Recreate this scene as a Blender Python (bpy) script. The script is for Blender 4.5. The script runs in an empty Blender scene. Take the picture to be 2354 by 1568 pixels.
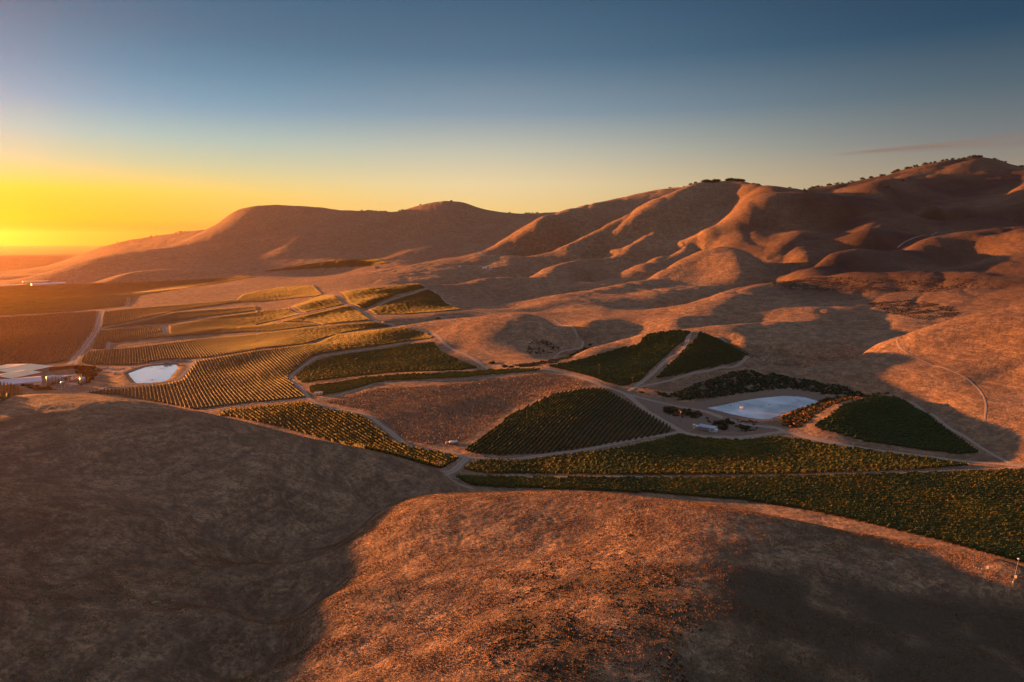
import bpy, math, random
import numpy as np
from mathutils import Vector, Matrix
C = bpy.context.scene
R = math.radians
def lin(r, g, b):
    f = lambda c: (c/255/12.92) if c/255 <= .04045 else ((c/255+.055)/1.055)**2.4
    return (f(r), f(g), f(b), 1.0)
# ------------------------------------------------------------------ camera
F_PX, CX, CY, PITCH, CAMZ = 1590.0, 1176.5, 784.0, 8.27, 130.0
cam = bpy.data.cameras.new('camera'); camo = bpy.data.objects.new('camera', cam)
C.collection.objects.link(camo); C.camera = camo
cam.sensor_fit = 'HORIZONTAL'; cam.sensor_width = 36.0; cam.lens = 36.0*F_PX/2353.0
cam.clip_start = 1.0; cam.clip_end = 90000.0
camo.location = (0, 0, CAMZ); camo.rotation_euler = (R(90-PITCH), 0, 0)
# ------------------------------------------------------------------ light
SUN_AZ, SUN_EL = -61.0, 2.7          # azimuth from +Y towards +X, elevation
sun = bpy.data.lights.new('sun', 'SUN'); suno = bpy.data.objects.new('sun', sun)
C.collection.objects.link(suno)
sun.energy = 5.0; sun.angle = R(0.9); sun.color = (1.0, .34, .075)
sd = Vector((math.sin(R(SUN_AZ))*math.cos(R(SUN_EL)), math.cos(R(SUN_AZ))*math.cos(R(SUN_EL)), math.sin(R(SUN_EL))))
suno.rotation_euler = sd.to_track_quat('Z', 'Y').to_euler()
C.view_settings.view_transform = 'Standard'; C.view_settings.look = 'None'
C.view_settings.gamma = 1.0; C.view_settings.use_curve_mapping = False
EXPO = 2.4
C.view_settings.exposure = EXPO
world = bpy.data.worlds.new('World'); C.world = world; world.use_nodes = True
def nd(nt, typ, **kw):
    n = nt.nodes.new(typ)
    for k, v in kw.items():
        if k == 'inp':
            for a, b in v.items(): n.inputs[a].default_value = b
        else: setattr(n, k, v)
    return n
def ramp(nt, stops, src, interp='LINEAR'):
    n = nt.nodes.new('ShaderNodeValToRGB'); cr = n.color_ramp; cr.interpolation = interp
    while len(cr.elements) > 1: cr.elements.remove(cr.elements[-1])
    cr.elements[0].position = stops[0][0]; cr.elements[0].color = stops[0][1]
    for p, c in stops[1:]:
        e = cr.elements.new(p); e.color = c
    nt.links.new(src, n.inputs[0]); return n.outputs[0]
def math_(nt, op, a, b=None, c=None, clamp=False):
    n = nt.nodes.new('ShaderNodeMath'); n.operation = op; n.use_clamp = clamp
    for i, x in enumerate((a, b, c)):
        if x is None: continue
        if isinstance(x, (int, float)): n.inputs[i].default_value = x
        else: nt.links.new(x, n.inputs[i])
    return n.outputs[0]
def mix(nt, fac, a, b, mode='MIX'):
    n = nt.nodes.new('ShaderNodeMix'); n.data_type = 'RGBA'; n.blend_type = mode
    for s, x in ((n.inputs[0], fac), (n.inputs[6], a), (n.inputs[7], b)):
        if isinstance(x, (int, float, tuple)): s.default_value = x
        else: nt.links.new(x, s)
    return n.outputs[2]
def build_sky():
    nt = world.node_tree; nt.nodes.clear(); L = nt.links.new
    out = nd(nt, 'ShaderNodeOutputWorld'); bg = nd(nt, 'ShaderNodeBackground')
    sky = nd(nt, 'ShaderNodeTexSky', sky_type='NISHITA')
    sky.sun_disc = False; sky.sun_elevation = R(SUN_EL); sky.sun_rotation = R(SUN_AZ)
    sky.altitude = 150; sky.air_density = 1.0; sky.dust_density = 2.5; sky.ozone_density = 1.5
    tc = nd(nt, 'ShaderNodeTexCoord'); sx = nd(nt, 'ShaderNodeSeparateXYZ'); L(tc.outputs['Generated'], sx.inputs[0])
    z = sx.outputs[2]
    el = math_(nt, 'MULTIPLY', math_(nt, 'ARCSINE', z), 180/math.pi/50.0, clamp=True)     # 0..1 over 0..50 deg
    hz = nd(nt, 'ShaderNodeCombineXYZ'); L(sx.outputs[0], hz.inputs[0]); L(sx.outputs[1], hz.inputs[1])
    nm = nd(nt, 'ShaderNodeVectorMath', operation='NORMALIZE'); L(hz.outputs[0], nm.inputs[0])
    dt = nd(nt, 'ShaderNodeVectorMath', operation='DOT_PRODUCT'); L(nm.outputs[0], dt.inputs[0])
    dt.inputs[1].default_value = (math.sin(R(SUN_AZ)), math.cos(R(SUN_AZ)), 0)
    az = math_(nt, 'MULTIPLY', math_(nt, 'ARCCOSINE', dt.outputs['Value']), 1/math.pi, clamp=True)   # 0 at the sun .. 1 opposite
    D = 50.0
    near = ramp(nt, [(0, lin(150,0,0)), (.6/D, lin(185,0,0)), (1.5/D, lin(215,172,0)), (3.5/D, lin(222,208,60)), (5.5/D, lin(166,203,162)), (7.5/D, lin(127,192,194)), (9.5/D, lin(76,163,194)),
                     (12/D, lin(0,136,172)), (15/D, lin(0,110,144)), (19/D, lin(0,94,132)), (24/D, lin(0,76,132)), (34/D, lin(150,160,184)), (1, lin(160,170,194))], el)
    mid = ramp(nt, [(0, lin(230,191,118)), (2/D, lin(244,213,137)), (4.5/D, lin(232,215,168)), (7/D, lin(192,195,178)), (10/D, lin(127,154,171)),
                    (14/D, lin(74,114,140)), (20/D, lin(34,80,112)), (32/D, lin(144,158,184)), (1, lin(156,168,194))], el)
    far = ramp(nt, [(0, lin(169,143,116)), (4/D, lin(162,148,128)), (7/D, lin(112,121,125)), (10/D, lin(77,100,113)), (14/D, lin(21,67,95)),
                    (20/D, lin(3,42,74)), (32/D, lin(142,156,184)), (1, lin(154,166,194))], el)
    f1 = nd(nt, 'ShaderNodeMapRange', interpolation_type='SMOOTHSTEP'); L(az, f1.inputs[0]); f1.inputs[1].default_value = 22/180; f1.inputs[2].default_value = 62/180
    f2 = nd(nt, 'ShaderNodeMapRange', interpolation_type='SMOOTHSTEP'); L(az, f2.inputs[0]); f2.inputs[1].default_value = 55/180; f2.inputs[2].default_value = 100/180
    col = mix(nt, f2.outputs[0], mix(nt, f1.outputs[0], near, mid), far)
    # thin evening cloud streak low in the right half of the sky
    azd = math_(nt, 'MULTIPLY', math_(nt, 'ARCTAN2', sx.outputs[0], sx.outputs[1]), 180/math.pi)
    eld = math_(nt, 'MULTIPLY', math_(nt, 'ARCSINE', z), 180/math.pi)
    cv = nd(nt, 'ShaderNodeCombineXYZ'); L(math_(nt, 'MULTIPLY', azd, .16), cv.inputs[0]); L(math_(nt, 'MULTIPLY', eld, 2.2), cv.inputs[1])
    nz = nd(nt, 'ShaderNodeTexNoise', inp={'Scale': 1.3, 'Detail': 5.0, 'Roughness': .6}); L(cv.outputs[0], nz.inputs['Vector'])
    for (a0, a1, c0, slope, w, amt) in ((24.0, 60.0, 6.2, .03, .42, .85), (18.4, 20.0, 4.94, .0, .06, .5), (16.6, 19.0, 6.87, .02, .05, .4), (-15, -8, 2.85, -.01, .10, .25)):
        cen = math_(nt, 'ADD', math_(nt, 'MULTIPLY', math_(nt, 'SUBTRACT', azd, a0), slope), c0)
        wid = math_(nt, 'ADD', math_(nt, 'MULTIPLY', math_(nt, 'SUBTRACT', azd, a0), w/ (12 if a1 > 50 else 1e9)), .05 if a1 > 50 else w)
        dd = math_(nt, 'DIVIDE', math_(nt, 'ABSOLUTE', math_(nt, 'SUBTRACT', eld, cen)), math_(nt, 'MAXIMUM', wid, .02))
        m = math_(nt, 'SUBTRACT', 1.25, dd, clamp=True)
        m = math_(nt, 'MULTIPLY', m, math_(nt, 'MULTIPLY', math_(nt, 'SUBTRACT', azd, a0), .8, clamp=True))
        m = math_(nt, 'MULTIPLY', m, math_(nt, 'MULTIPLY', math_(nt, 'SUBTRACT', a1, azd), .8, clamp=True))
        tex = math_(nt, 'MULTIPLY', math_(nt, 'SUBTRACT', nz.outputs[0], .3), 3.2, clamp=True)
        m = math_(nt, 'MULTIPLY', math_(nt, 'MULTIPLY', m, tex), amt)
        col = mix(nt, m, col, lin(138,116,108) if a1 > 0 else lin(235,190,130))
    k = nd(nt, 'ShaderNodeVectorMath', operation='SCALE'); L(col, k.inputs[0]); k.inputs['Scale'].default_value = 10.0/2**EXPO
    fin = mix(nt, .03, k.outputs[0], sky.outputs[0])
    L(fin, bg.inputs[0]); bg.inputs[1].default_value = .1
    L(bg.outputs[0], out.inputs[0])
build_sky()
# ------------------------------------------------------------------ projection helpers (photo pixels of a 2353 x 1568 frame -> rays)
SP, CP = math.sin(R(PITCH)), math.cos(R(PITCH))
def ray(u, v):
    xr = (np.asarray(u, float)-CX)/F_PX; yr = -(np.asarray(v, float)-CY)/F_PX
    X = xr; Y = CP+yr*SP; Z = -SP+yr*CP; r = np.hypot(X, Y)
    return np.arctan2(X, Y), Z/r
def px_of(x, y, z):
    d = y*CP-(z-CAMZ)*SP; up = y*SP+(z-CAMZ)*CP
    return CX+F_PX*x/d, CY-F_PX*up/d
# ------------------------------------------------------------------ terrain control: (u, v, D) on the surface; z-list: (u, v, height)
CD = []   # rows az, ln r, z
def addD(pts, dip=None):
    for (u, v, d) in pts:
        a, e = ray(u, v); CD.append((a, math.log(d), CAMZ+e*d))
        if dip:
            k, dv = dip; a2, e2 = ray(u, v+dv); CD.append((a2, math.log(d*k), CAMZ+e2*d*k))
def addZ(pts):
    for (u, v, z) in pts:
        a, e = ray(u, v); d = (z-CAMZ)/e; CD.append((a, math.log(d), z))
def addP(pts):
    for (azd, d, z) in pts: CD.append((R(azd), math.log(d), z))
# valley floor and gentle fields
addZ([(0,600,-30),(100,612,-29),(0,650,-25),(100,635,-25),(200,652,-22),(0,700,-20),(150,700,-18),(300,684,-14),(0,760,-18),(100,800,-17),(200,780,-15),(225,735,-15),
 (20,840,-18),(100,860,-17),(300,850,-14),(350,860,-14),(400,850,-14),(350,835,-13.5),(430,870,-12.5),(300,905,-13),(440,935,-8),(200,902,-14),(60,888,-13),(160,830,-16),
 (450,800,-12),(450,765,-12),(450,725,-10),(600,700,-5),(600,745,-8),(330,735,-13),(320,770,-13),(600,880,-7),(560,840,-9),(640,905,-4),
 (500,655,-6),(400,665,-10),(560,690,-4),(850,835,2),(960,830,6),(760,850,0),(720,880,-1),(1064,812,8),(1126,848,6),(1040,835,6),
 (1014,859,8),(900,863,4),(800,880,1),(1176,852,11),(1240,850,14),(900,925,3),(1100,920,6),(1250,890,10),(1050,1010,1),(950,1010,0),(1176,945,5),(780,925,0),
 (600,965,-2),(750,965,-1),(900,1010,-1),(1040,1062,0),(500,945,-6),(820,985,-1),(700,930,-1),
 (1200,970,7),(1385,894,15),(1300,1035,3),(1450,955,9),(1555,992,6),(1340,960,11),(1300,910,13),(1110,1020,2),(1080,1046,1),
 (1200,1070,0),(1500,1050,3),(1800,1040,5),(2100,1062,7),(1650,1005,6),(1600,1030,4),(1620,1000,6),
 (1100,1105,2),(1500,1110,3),(1900,1108,6),(2300,1095,10),(2300,1200,10),(2353,1280,14),(2000,1180,7),(1700,1145,4),(1300,1115,2),
 (1640,937,10),(1700,952,10),(1800,966,10),(1885,920,10),(1810,906,10),(1700,926,10),(1600,905,13),(1750,880,14),(1900,890,13),(1560,940,10),(1600,975,7),(1750,985,8),(1690,985,8),
 (1480,905,13),(1500,930,11),(1430,905,14),(1650,868,17),(1550,885,16),(1830,862,16),(1950,905,12),
 (600,640,10),(721,656,18),(738,680,13),(796,702,11),(600,630,15),(760,622,25),(500,642,2),(300,650,-13),(560,668,0),(660,690,2),(700,725,0),(640,720,-4),(780,742,4),(850,722,8),(950,722,11),(1064,712,14),(903,738,8),
 (1000,790,9),(1130,838,7),(1250,822,10),(1060,795,9)])
# yellow crest field
addD([(588,806,865),(726,790,890),(838,764,950),(926,753,985),(700,815,800),(850,785,860),(960,775,880)])
# centre fields on a low rise, mound, benches
addD([(966,652,1450),(1000,665,1420),(1024,690,1330),(900,672,1400),(850,690,1320),(930,700,1260),(820,670,1450)], None)
addD([(1051,655,1560),(1089,643,1560),(1121,638,1560),(1176,637,1580)], (1.05, 9))
addD([(940,750,930),(1000,736,950),(1100,729,950),(1200,729,930),(1260,737,890),(1310,766,840),(1338,792,790)], (1.08, 14))
addD([(1100,782,800),(1200,775,800),(1180,810,730),(1270,790,780)])
addD([(1000,722,1100),(1100,718,1120),(1250,719,1120),(1176,706,1220)])
# hill with the diagonal road
addD([(1290,828,655),(1350,803,690),(1430,782,715),(1490,767,715),(1564,761,700),(1610,767,690),(1677,798,675),(1735,826,650)], (1.08, 20))
addD([(1430,893,548),(1502,845,590),(1560,820,620),(1600,850,590),(1400,850,600),(1450,815,660),(1330,845,625),(1500,872,565),(1650,840,610)])
addD([(1500,765,800),(1600,757,790),(1652,749,800),(1700,744,830)], (1.1, 6))
addD([(1765,738,860),(1765,780,760),(1765,830,655),(1900,717,950),(1990,712,990),(2077,734,930),(2177,741,920),(1850,800,730),(1850,765,800),(1950,760,880),(1900,830,680),(1950,800,760),
 (2100,680,1080),(2250,690,1030),(1700,790,735),(1850,680,1100),(1950,665,1130),(2000,745,930)])
addD([(1240,742,960),(1450,740,950),(1640,720,960),(1700,700,1010),(1350,745,930),(1550,742,900),(1560,720,980),(1400,725,1010)])
# line e / g
addD([(1176,721,1080),(1240,718,1080),(1316,713,1090),(1400,709,1080)], None)
addD([(1514,707,1050),(1552,703,1060),(1602,692,1080),(1639,680,1110),(1677,668,1150),(1714,662,1190),(1765,657,1230)], (1.08, 20))
addD([(1815,637,1330),(1852,612,1385),(1890,594,1440),(1940,580,1485),(1977,573,1515),(2015,573,1535)], (1.08, 26))
addD([(2065,566,1565),(2115,543,1620),(2165,535,1690),(2210,529,1790)], (1.05,8))
addD([(1952,628,1230),(2015,626,1230),(2077,626,1230),(2140,624,1210),(2203,625,1190),(2265,629,1170),(2353,637,1130)], (1.05, 14))
addD([(1900,618,1350),(1960,603,1400),(2050,597,1450),(2200,580,1540),(2330,590,1460)])
addD([(1880,650,1180),(2150,652,1120),(2300,665,1080)])
# H1 right hill
addD([(2353,693,800),(2315,703,790),(2265,715,780),(2190,740,755),(2140,753,740),(2090,768,722),(2052,780,708),(2002,796,694),(1982,815,678),(1940,835,655),(1890,850,632)], (1.1, 26))
addD([(2060,908,575),(2120,880,590),(2200,850,610),(2250,800,655),(2353,800,640),(2353,900,572),(2353,1000,500),(2250,960,522),(2180,930,545),(2000,860,610),(2100,820,650),(1950,880,600),(2290,880,592)])
addZ([(1900,978,13),(1950,942,19),(2040,916,20),(2200,1032,6),(2100,985,10),(2000,960,15),(2290,1060,7),(2353,1068,9),(2130,950,12)])
# d, c, b, a benches below the main hills
addD([(1176,694,1280),(1252,683,1310),(1316,673,1330),(1377,662,1370),(1427,650,1390),(1455,645,1400)], (1.05, 13))
addD([(1350,692,1190),(1530,682,1200),(1600,668,1270),(1450,672,1290),(1500,652,1370),(1560,660,1330),(1250,700,1190)])
addD([(1479,642,1440),(1502,630,1480),(1552,605,1530),(1602,586,1570),(1627,580,1580),(1664,579,1580),(1702,583,1560),(1727,591,1540),(1764,611,1490),(1790,632,1430)], (1.06, 18))
addD([(1600,620,1450),(1650,625,1420),(1700,640,1370),(1550,635,1430)])
addD([(1352,649,1600),(1402,636,1650),(1442,620,1700),(1489,596,1750),(1547,583,1790),(1602,577,1800)], (1.04, 14))
addD([(1500,618,1600),(1400,655,1480),(1330,662,1460)])
addD([(1224,634,1700),(1240,620,1740),(1276,607,1800),(1316,595,1850),(1352,591,1890),(1389,586,1910)], (1.04, 12))
addD([(1300,632,1650),(1350,625,1700),(1240,655,1530),(1176,655,1520)])
# farm bench and foot of the mesa
addD([(963,603,2120),(1013,592,2160),(1080,584,2200),(1101,580,2210)], (1.06, 5))
addD([(813,640,1850),(851,629,1950),(901,622,1980),(926,611,2050)], None)
addD([(1100,613,1930),(1040,616,1900),(1150,620,1850),(1000,640,1700),(900,640,1750),(1180,607,1900),(860,594,2650),(780,598,2600),(900,606,2450),(980,640,1720)])
# mesa
addD([(143,620,3200),(200,597,3350),(250,590,3500),(350,575,3700),(400,562,3850),(438,547,3950),(458,535,4000),(488,520,4050),(518,499,4100),(545,482,4100),(575,475,4100),(605,471,4100),(640,471,4100),(690,473,4050),(740,478,4000),
 (790,485,3900),(835,484,3800),(890,487,3750),(925,485,3700),(960,475,3650),(1000,466,3600),(1035,462,3550),(1070,466,3550),(1110,477,3550),(1150,487,3550),(1200,490,3550),(1260,488,3600)], (1.12, 25))
addD([(600,545,3400),(800,555,3150),(1000,540,3100),(1150,555,2900),(700,590,2900),(450,600,3150),(350,620,2900),(500,570,3400),(900,580,2800),(1050,570,2750),(1200,545,2700),(300,632,2750),(1120,530,3050),(860,520,3350),(700,520,3600)])
addD([(150,600,5600),(200,580,5700),(250,564,5900),(300,557,6000),(350,549,6000),(400,542,6000),(460,537,6000)], (1.15, 25))
addP([(-20,9000,-30),(-30,9000,-30),(-38,9000,-30),(-10,7500,60),(0,7000,100),(12,6500,150),(25,6000,250),(38,5500,250),(-38,20000,-35),(-20,20000,-35),(0,20000,-30),(20,20000,-30),(38,20000,-30),(-38,29000,-35),(38,29000,-30),(0,29000,-30)])
# S3, S4, S5, S6
addD([(1114,574,2240),(1139,561,2270),(1200,521,2360),(1270,488,2450),(1350,470,2600),(1440,450,2750),(1500,437,2850),(1560,433,2900),(1600,434,2900)], (1.12, 22))
addD([(1250,560,2200),(1300,540,2270),(1400,490,2450),(1180,585,2080)])
addD([(1215,600,1950),(1240,590,2000),(1300,565,2060),(1350,541,2110),(1400,515,2160),(1450,488,2210),(1500,463,2260),(1560,440,2310),(1600,421,2350),(1640,414,2360),(1680,414,2360),(1705,420,2330),(1735,431,2260)], (1.09, 22))
addD([(1450,545,2050),(1550,500,2120),(1600,470,2190),(1500,565,1960),(1400,572,1970),(1650,500,2150),(1610,545,2020),(1560,575,1900),(1660,450,2270),(1330,585,1960)])
addD([(1760,429,2150),(1780,428,2110),(1810,432,2080),(1860,443,2050),(1900,455,2010),(1960,467,2060),(2030,475,2050),(2080,485,2030),(2150,505,2000),(2200,519,1950),(2250,525,1900),(2320,524,1880)], (1.12, 28))
addD([(1700,462,2060),(1660,502,1980),(1620,540,1900),(1580,565,1850),(1800,500,1930),(1850,550,1790),(1750,560,1760),(1950,540,1780),(2050,540,1790),(1900,500,1950),(1700,570,1760),(1850,585,1600)])
addD([(1840,433,2700),(1900,425,2760),(1950,418,2800),(2000,410,2830),(2050,400,2860),(2100,384,2900),(2150,375,2900),(2200,363,2900),(2240,361,2900),(2290,368,2900),(2330,380,2900),(2353,386,2900)], (1.15, 30))
addD([(2200,440,2550),(2100,450,2450),(2000,440,2500),(2300,500,2100),(2150,485,2250),(2300,430,2500),(2050,465,2250),(2400,480,2200)])
# foreground hills
addD([(0,950,370),(30,918,400),(60,905,412),(150,906,412),(300,919,395),(460,947,376),(620,986,356),(760,1021,338),(860,1042,336),(960,1070,334),(1030,1099,332),(1080,1127,335)], None)
addP([(-36,480,25),(-36,540,3),(-32,480,22),(-28,470,17),(-22,440,10),(-16,415,6),(-10,395,3),(-36,570,-8),(-28,540,-8),(-20,490,-3)])
addD([(0,1100,285),(0,1300,205),(0,1568,145),(300,1000,322),(300,1200,226),(300,1400,168),(500,1568,134),(600,1100,270),(600,1300,190),(820,1140,280),(950,1148,300),(450,1100,278),(750,1130,275),(500,1400,160)])
addD([(1060,1138,320),(930,1158,300),(850,1185,284),(755,1240,248),(680,1320,212),(605,1435,174),(550,1568,144)])
addD([(940,1150,232),(1050,1134,222),(1150,1130,212),(1250,1132,204),(1400,1141,192),(1600,1163,180),(1800,1195,178),(2000,1240,178),(2200,1290,174),(2353,1330,170)], None)
addP([(-2,280,20),(4,275,20),(10,262,22),(16,255,22),(22,252,22),(28,250,24),(34,245,28),(38,245,28)])
addD([(1100,1200,180),(1100,1350,140),(1200,1568,98),(920,1250,176),(865,1180,222),(815,1250,190),(765,1370,152),(735,1490,127),(950,1320,155),(870,1450,129),(1500,1300,140),(1700,1450,116),(2000,1400,144),(2353,1568,135),(2353,1450,160),(700,1568,115),(820,1568,108),(1350,1220,168),(1800,1320,146),(1000,1450,124),(1750,1568,106),(2200,1450,150)])
# outside the frame: unseen ground, left side raised to shade valley and near hills
addP([(a, d, z) for a in (-110,-85,-60) for d, z in ((5,58),(60,54),(200,52),(400,48),(700,55),(1100,40),(2500,-20),(7000,-30),(29000,-35))])
addP([(a, d, z) for a in (110,85,60) for d, z in ((5,60),(60,54),(150,48),(350,20),(900,110),(1700,250),(2600,450),(6000,250),(29000,-30))])
addP([(-48,150,62),(-50,380,68),(-52,700,52),(-50,1100,40),(-50,2300,0),(-38,1500,-17),(-38,2300,-22),(-38,3200,-26),(-38,4500,-28),(-48,250,60),(-45,7000,-30),(-45,29000,-35),(47,120,51),(47,180,48),(-42,260,62),(-44,380,60),(-46,180,66),(47,270,20),(47,450,26),(47,800,85),(47,1300,110),(47,1900,230),(47,2800,420),(47,6000,250),(0,5,60),(-40,50,55),(0,50,62),(40,50,60),(-20,60,58),(20,60,62),(47,29000,-30)])
CD = np.array(CD)
def rbf_grid(azs, lrs):
    P = CD[:, :2]; z = CD[:, 2]; n = len(P)
    scale = 1.0
    def K(d2): return .5*d2*np.log(d2+1e-12)
    d2 = ((P[:, None, :]-P[None])**2).sum(-1); A = K(d2)
    A[np.arange(n), np.arange(n)] += 2e-5
    Q = np.c_[np.ones(n), P]; M = np.zeros((n+3, n+3)); M[:n, :n] = A; M[:n, n:] = Q; M[n:, :n] = Q.T
    w = np.linalg.solve(M, np.r_[z, 0, 0, 0])
    out = np.empty((len(azs), len(lrs)))
    for i, a in enumerate(azs):
        dd = (P[:, 0]-a)[None]**2+(lrs[:, None]-P[:, 1][None])**2
        out[i] = K(dd)@w[:n]+w[n]+w[n+1]*a+w[n+2]*lrs
    return out
def cubic(x, xs, Y, axis):
    h = xs[1]-xs[0]; t = (x-xs[0])/h; i = np.clip(np.floor(t).astype(int), 1, len(xs)-3); f = t-i
    w = [(-f**3+2*f**2-f)/2, (3*f**3-5*f**2+2)/2, (-3*f**3+4*f**2+f)/2, (f**3-f**2)/2]
    res = 0
    for k in range(4):
        s = np.take(Y, i-1+k, axis=axis); wk = w[k][:, None] if axis == 0 else w[k][None]
        res = res+s*wk
    return res
ca = np.arange(R(-112), R(112), R(.5)); cl = np.arange(math.log(4.5), math.log(31000), .02)
Zc = rbf_grid(ca, cl)
AZ = np.radians(np.r_[np.arange(-110, -40, .5), np.arange(-40, 40, .085), np.arange(40, 110.01, .5)])
RL = np.r_[np.arange(math.log(5), math.log(70), .03), np.arange(math.log(70), math.log(3200), .0042), np.arange(math.log(3200), math.log(30000), .012)]
Z = cubic(RL, cl, cubic(AZ, ca, Zc, 0), 1)
GX = np.sin(AZ)[:, None]*np.exp(RL)[None]; GY = np.cos(AZ)[:, None]*np.exp(RL)[None]; RR = np.exp(RL)[None]+0*GX
rng = np.random.default_rng(7)
_perm = rng.permutation(512); _perm = np.r_[_perm, _perm]; _ang = rng.uniform(0, 2*np.pi, 512); _gx, _gy = np.cos(_ang), np.sin(_ang)
def perlin(x, y):
    xi = np.floor(x).astype(int); yi = np.floor(y).astype(int); fx = x-xi; fy = y-yi
    u = fx**3*(fx*(fx*6-15)+10); v = fy**3*(fy*(fy*6-15)+10); xi &= 511; yi &= 511
    def g(ix, iy, dx, dy):
        h = _perm[(_perm[ix & 511]+iy) & 511]; return _gx[h]*dx+_gy[h]*dy
    a = g(xi, yi, fx, fy); b = g(xi+1, yi, fx-1, fy); c = g(xi, yi+1, fx, fy-1); d = g(xi+1, yi+1, fx-1, fy-1)
    return (a+u*(b-a))+v*((c+u*(d-c))-(a+u*(b-a)))
def fbm(x, y, o=4):
    s = 0; a = 1.0
    for k in range(o): s = s+a*perlin(x*2**k+17*k, y*2**k+31*k); a *= .5
    return s
def smooth(x, a, b):
    t = np.clip((x-a)/(b-a), 0, 1); return t*t*(3-2*t)
def env_hit(u, v, start=40.0, ZZ=None):
    """first crossing of the view ray with the terrain (world x, y, z)"""
    ZZ = Z if ZZ is None else ZZ
    res = []
    for uu, vv in zip(np.atleast_1d(u), np.atleast_1d(v)):
        a, e = ray(uu, vv); i = int(np.clip(np.searchsorted(AZ, a)-1, 0, len(AZ)-2)); t = (a-AZ[i])/(AZ[i+1]-AZ[i])
        zc = ZZ[i]*(1-t)+ZZ[i+1]*t; rr = np.exp(RL); ee = (zc-CAMZ)/rr-e; ee[rr < start] = -1
        k = np.argmax(ee >= 0)
        if k == 0: r = rr[-1]
        else:
            s = -ee[k-1]/(ee[k]-ee[k-1]); r = rr[k-1]+s*(rr[k]-rr[k-1])
        res.append((r*math.sin(a), r*math.cos(a), CAMZ+e*r))
    return np.array(res)
# relief strokes: spurs (+) and gullies (-) laid over the hills: pixels, height m, half width m
def seg_dist(X, Y, p, q):
    d = q-p; L2 = (d**2).sum()+1e-9; t = np.clip(((X-p[0])*d[0]+(Y-p[1])*d[1])/L2, 0, 1)
    return np.hypot(X-p[0]-t*d[0], Y-p[1]-t*d[1]), t
def stroke(pts, h, w):
    global Z
    W = env_hit([p[0] for p in pts], [p[1] for p in pts])[:, :2]
    lo = W.min(0)-3*w; hi = W.max(0)+3*w
    m = (GX > lo[0]) & (GX < hi[0]) & (GY > lo[1]) & (GY < hi[1])
    X, Y = GX[m], GY[m]; best = np.full(X.shape, 1e9); par = np.zeros(X.shape); n = len(W)-1
    for i in range(n):
        d, t = seg_dist(X, Y, W[i], W[i+1]); b = d < best; best[b] = d[b]; par[b] = (i+t[b])/n
    Z[m] += h*np.exp(-(best/w)**2)*(.25+.75*np.sin(np.pi*np.clip(par, .0, 1))**.6)
STROKES = [
 ([(1366,588),(1426,545),(1476,510),(1560,480)], 16, 50), ([(1400,580),(1445,545),(1490,515),(1525,500)], -16, 45),
 ([(1441,590),(1500,540),(1530,515)], 14, 40), ([(1570,570),(1640,520),(1690,460)], -16, 60), ([(1560,578),(1600,560),(1655,510),(1705,455),(1750,433)], 20, 60),
 ([(1740,570),(1760,520),(1800,470)], -10, 60), ([(1790,590),(1825,560),(1850,530)], 12, 45), ([(1950,575),(1985,545),(2015,512)], 16, 45), ([(1900,575),(1940,540),(1960,500)], -12, 50),
 ([(2280,590),(2320,550),(2353,525)], 14, 60), ([(2180,600),(2240,560),(2290,530)], -16, 55),
 ([(1940,470),(2000,440),(2060,415)], 14, 90), ([(2040,470),(2100,430),(2150,400)], 16, 100), ([(2150,490),(2250,450),(2353,430)], -25, 150),
 ([(620,600),(700,540),(750,500)], 20, 110), ([(500,600),(600,560),(640,500)], -16, 100), ([(800,600),(860,560),(900,500)], -22, 110), ([(950,600),(1000,540),(1030,480)], 22, 120), ([(1060,575),(1090,540),(1080,490)], -20, 100),
 ([(400,610),(480,570),(540,500)], 14, 100), ([(1180,560),(1230,530),(1280,495)], 10, 40), ([(1300,540),(1380,490),(1450,460)], -10, 60),
 ([(1100,715),(1240,705),(1330,690)], 3, 30), ([(1550,720),(1650,700),(1720,680)], 5, 35), ([(1840,850),(1860,800),(1830,760)], -6, 30), ([(1780,830),(1800,790),(1790,760)], 3, 18),
 ([(1480,745),(1600,735),(1700,725)], 3, 25),
 ([(600,870),(700,850),(760,820)], -2, 35), ([(300,790),(500,760),(700,745)], 2, 30), ([(250,750),(400,722),(588,705)], 3, 35), ([(250,770),(420,740),(600,722)], -3, 35), ([(388,752),(520,732),(600,722)], 2.5, 28),
 ([(640,745),(720,722),(810,702)], 4, 30), ([(680,715),(740,690)], 4, 40), ([(820,715),(900,690),(960,668)], -3, 25), ([(1176,850),(1080,858),(960,865),(838,872)], 3, 16),
]
for s in STROKES: stroke(*s)
VALLEY = smooth(Z, 25, 90)
Z = Z+VALLEY*smooth(RR, 900, 1600)*(9*fbm(GX/330+5, GY/330, 3))+smooth(RR, 60, 200)*(1-smooth(RR, 3000, 8000))*(.35+.9*smooth(Z, 12, 40))*1.3*fbm(GX/70, GY/70+9, 3)*(1-.5*VALLEY)
GM = smooth(Z, 30, 100)*smooth(RR, 550, 1100)*(.3+.7*smooth(np.arctan2(GX, GY), R(-6), R(4)))
wx = GX+60*fbm(GX/400+3, GY/400, 2); wy = GY+60*fbm(GX/400, GY/400+7, 2)
Z -= GM*(9*np.clip(1-np.abs(perlin(wx/300, wy/300+40))*5, 0, 1)**1.5+3*np.clip(1-np.abs(perlin(wx/120+9, wy/120))*4.5, 0, 1)**1.5-1.3*fbm(wx/45, wy/45, 3)-.5*np.clip(1-np.abs(perlin(wx/38+9, wy/38+3))*4, 0, 1))
Z -= smooth(Z, 20, 45)*smooth(RR, 500, 600)*(1-GM)*1.6*np.clip(1-np.abs(perlin(wx/70+9, wy/70))*4.5, 0, 1)**1.5
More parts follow.
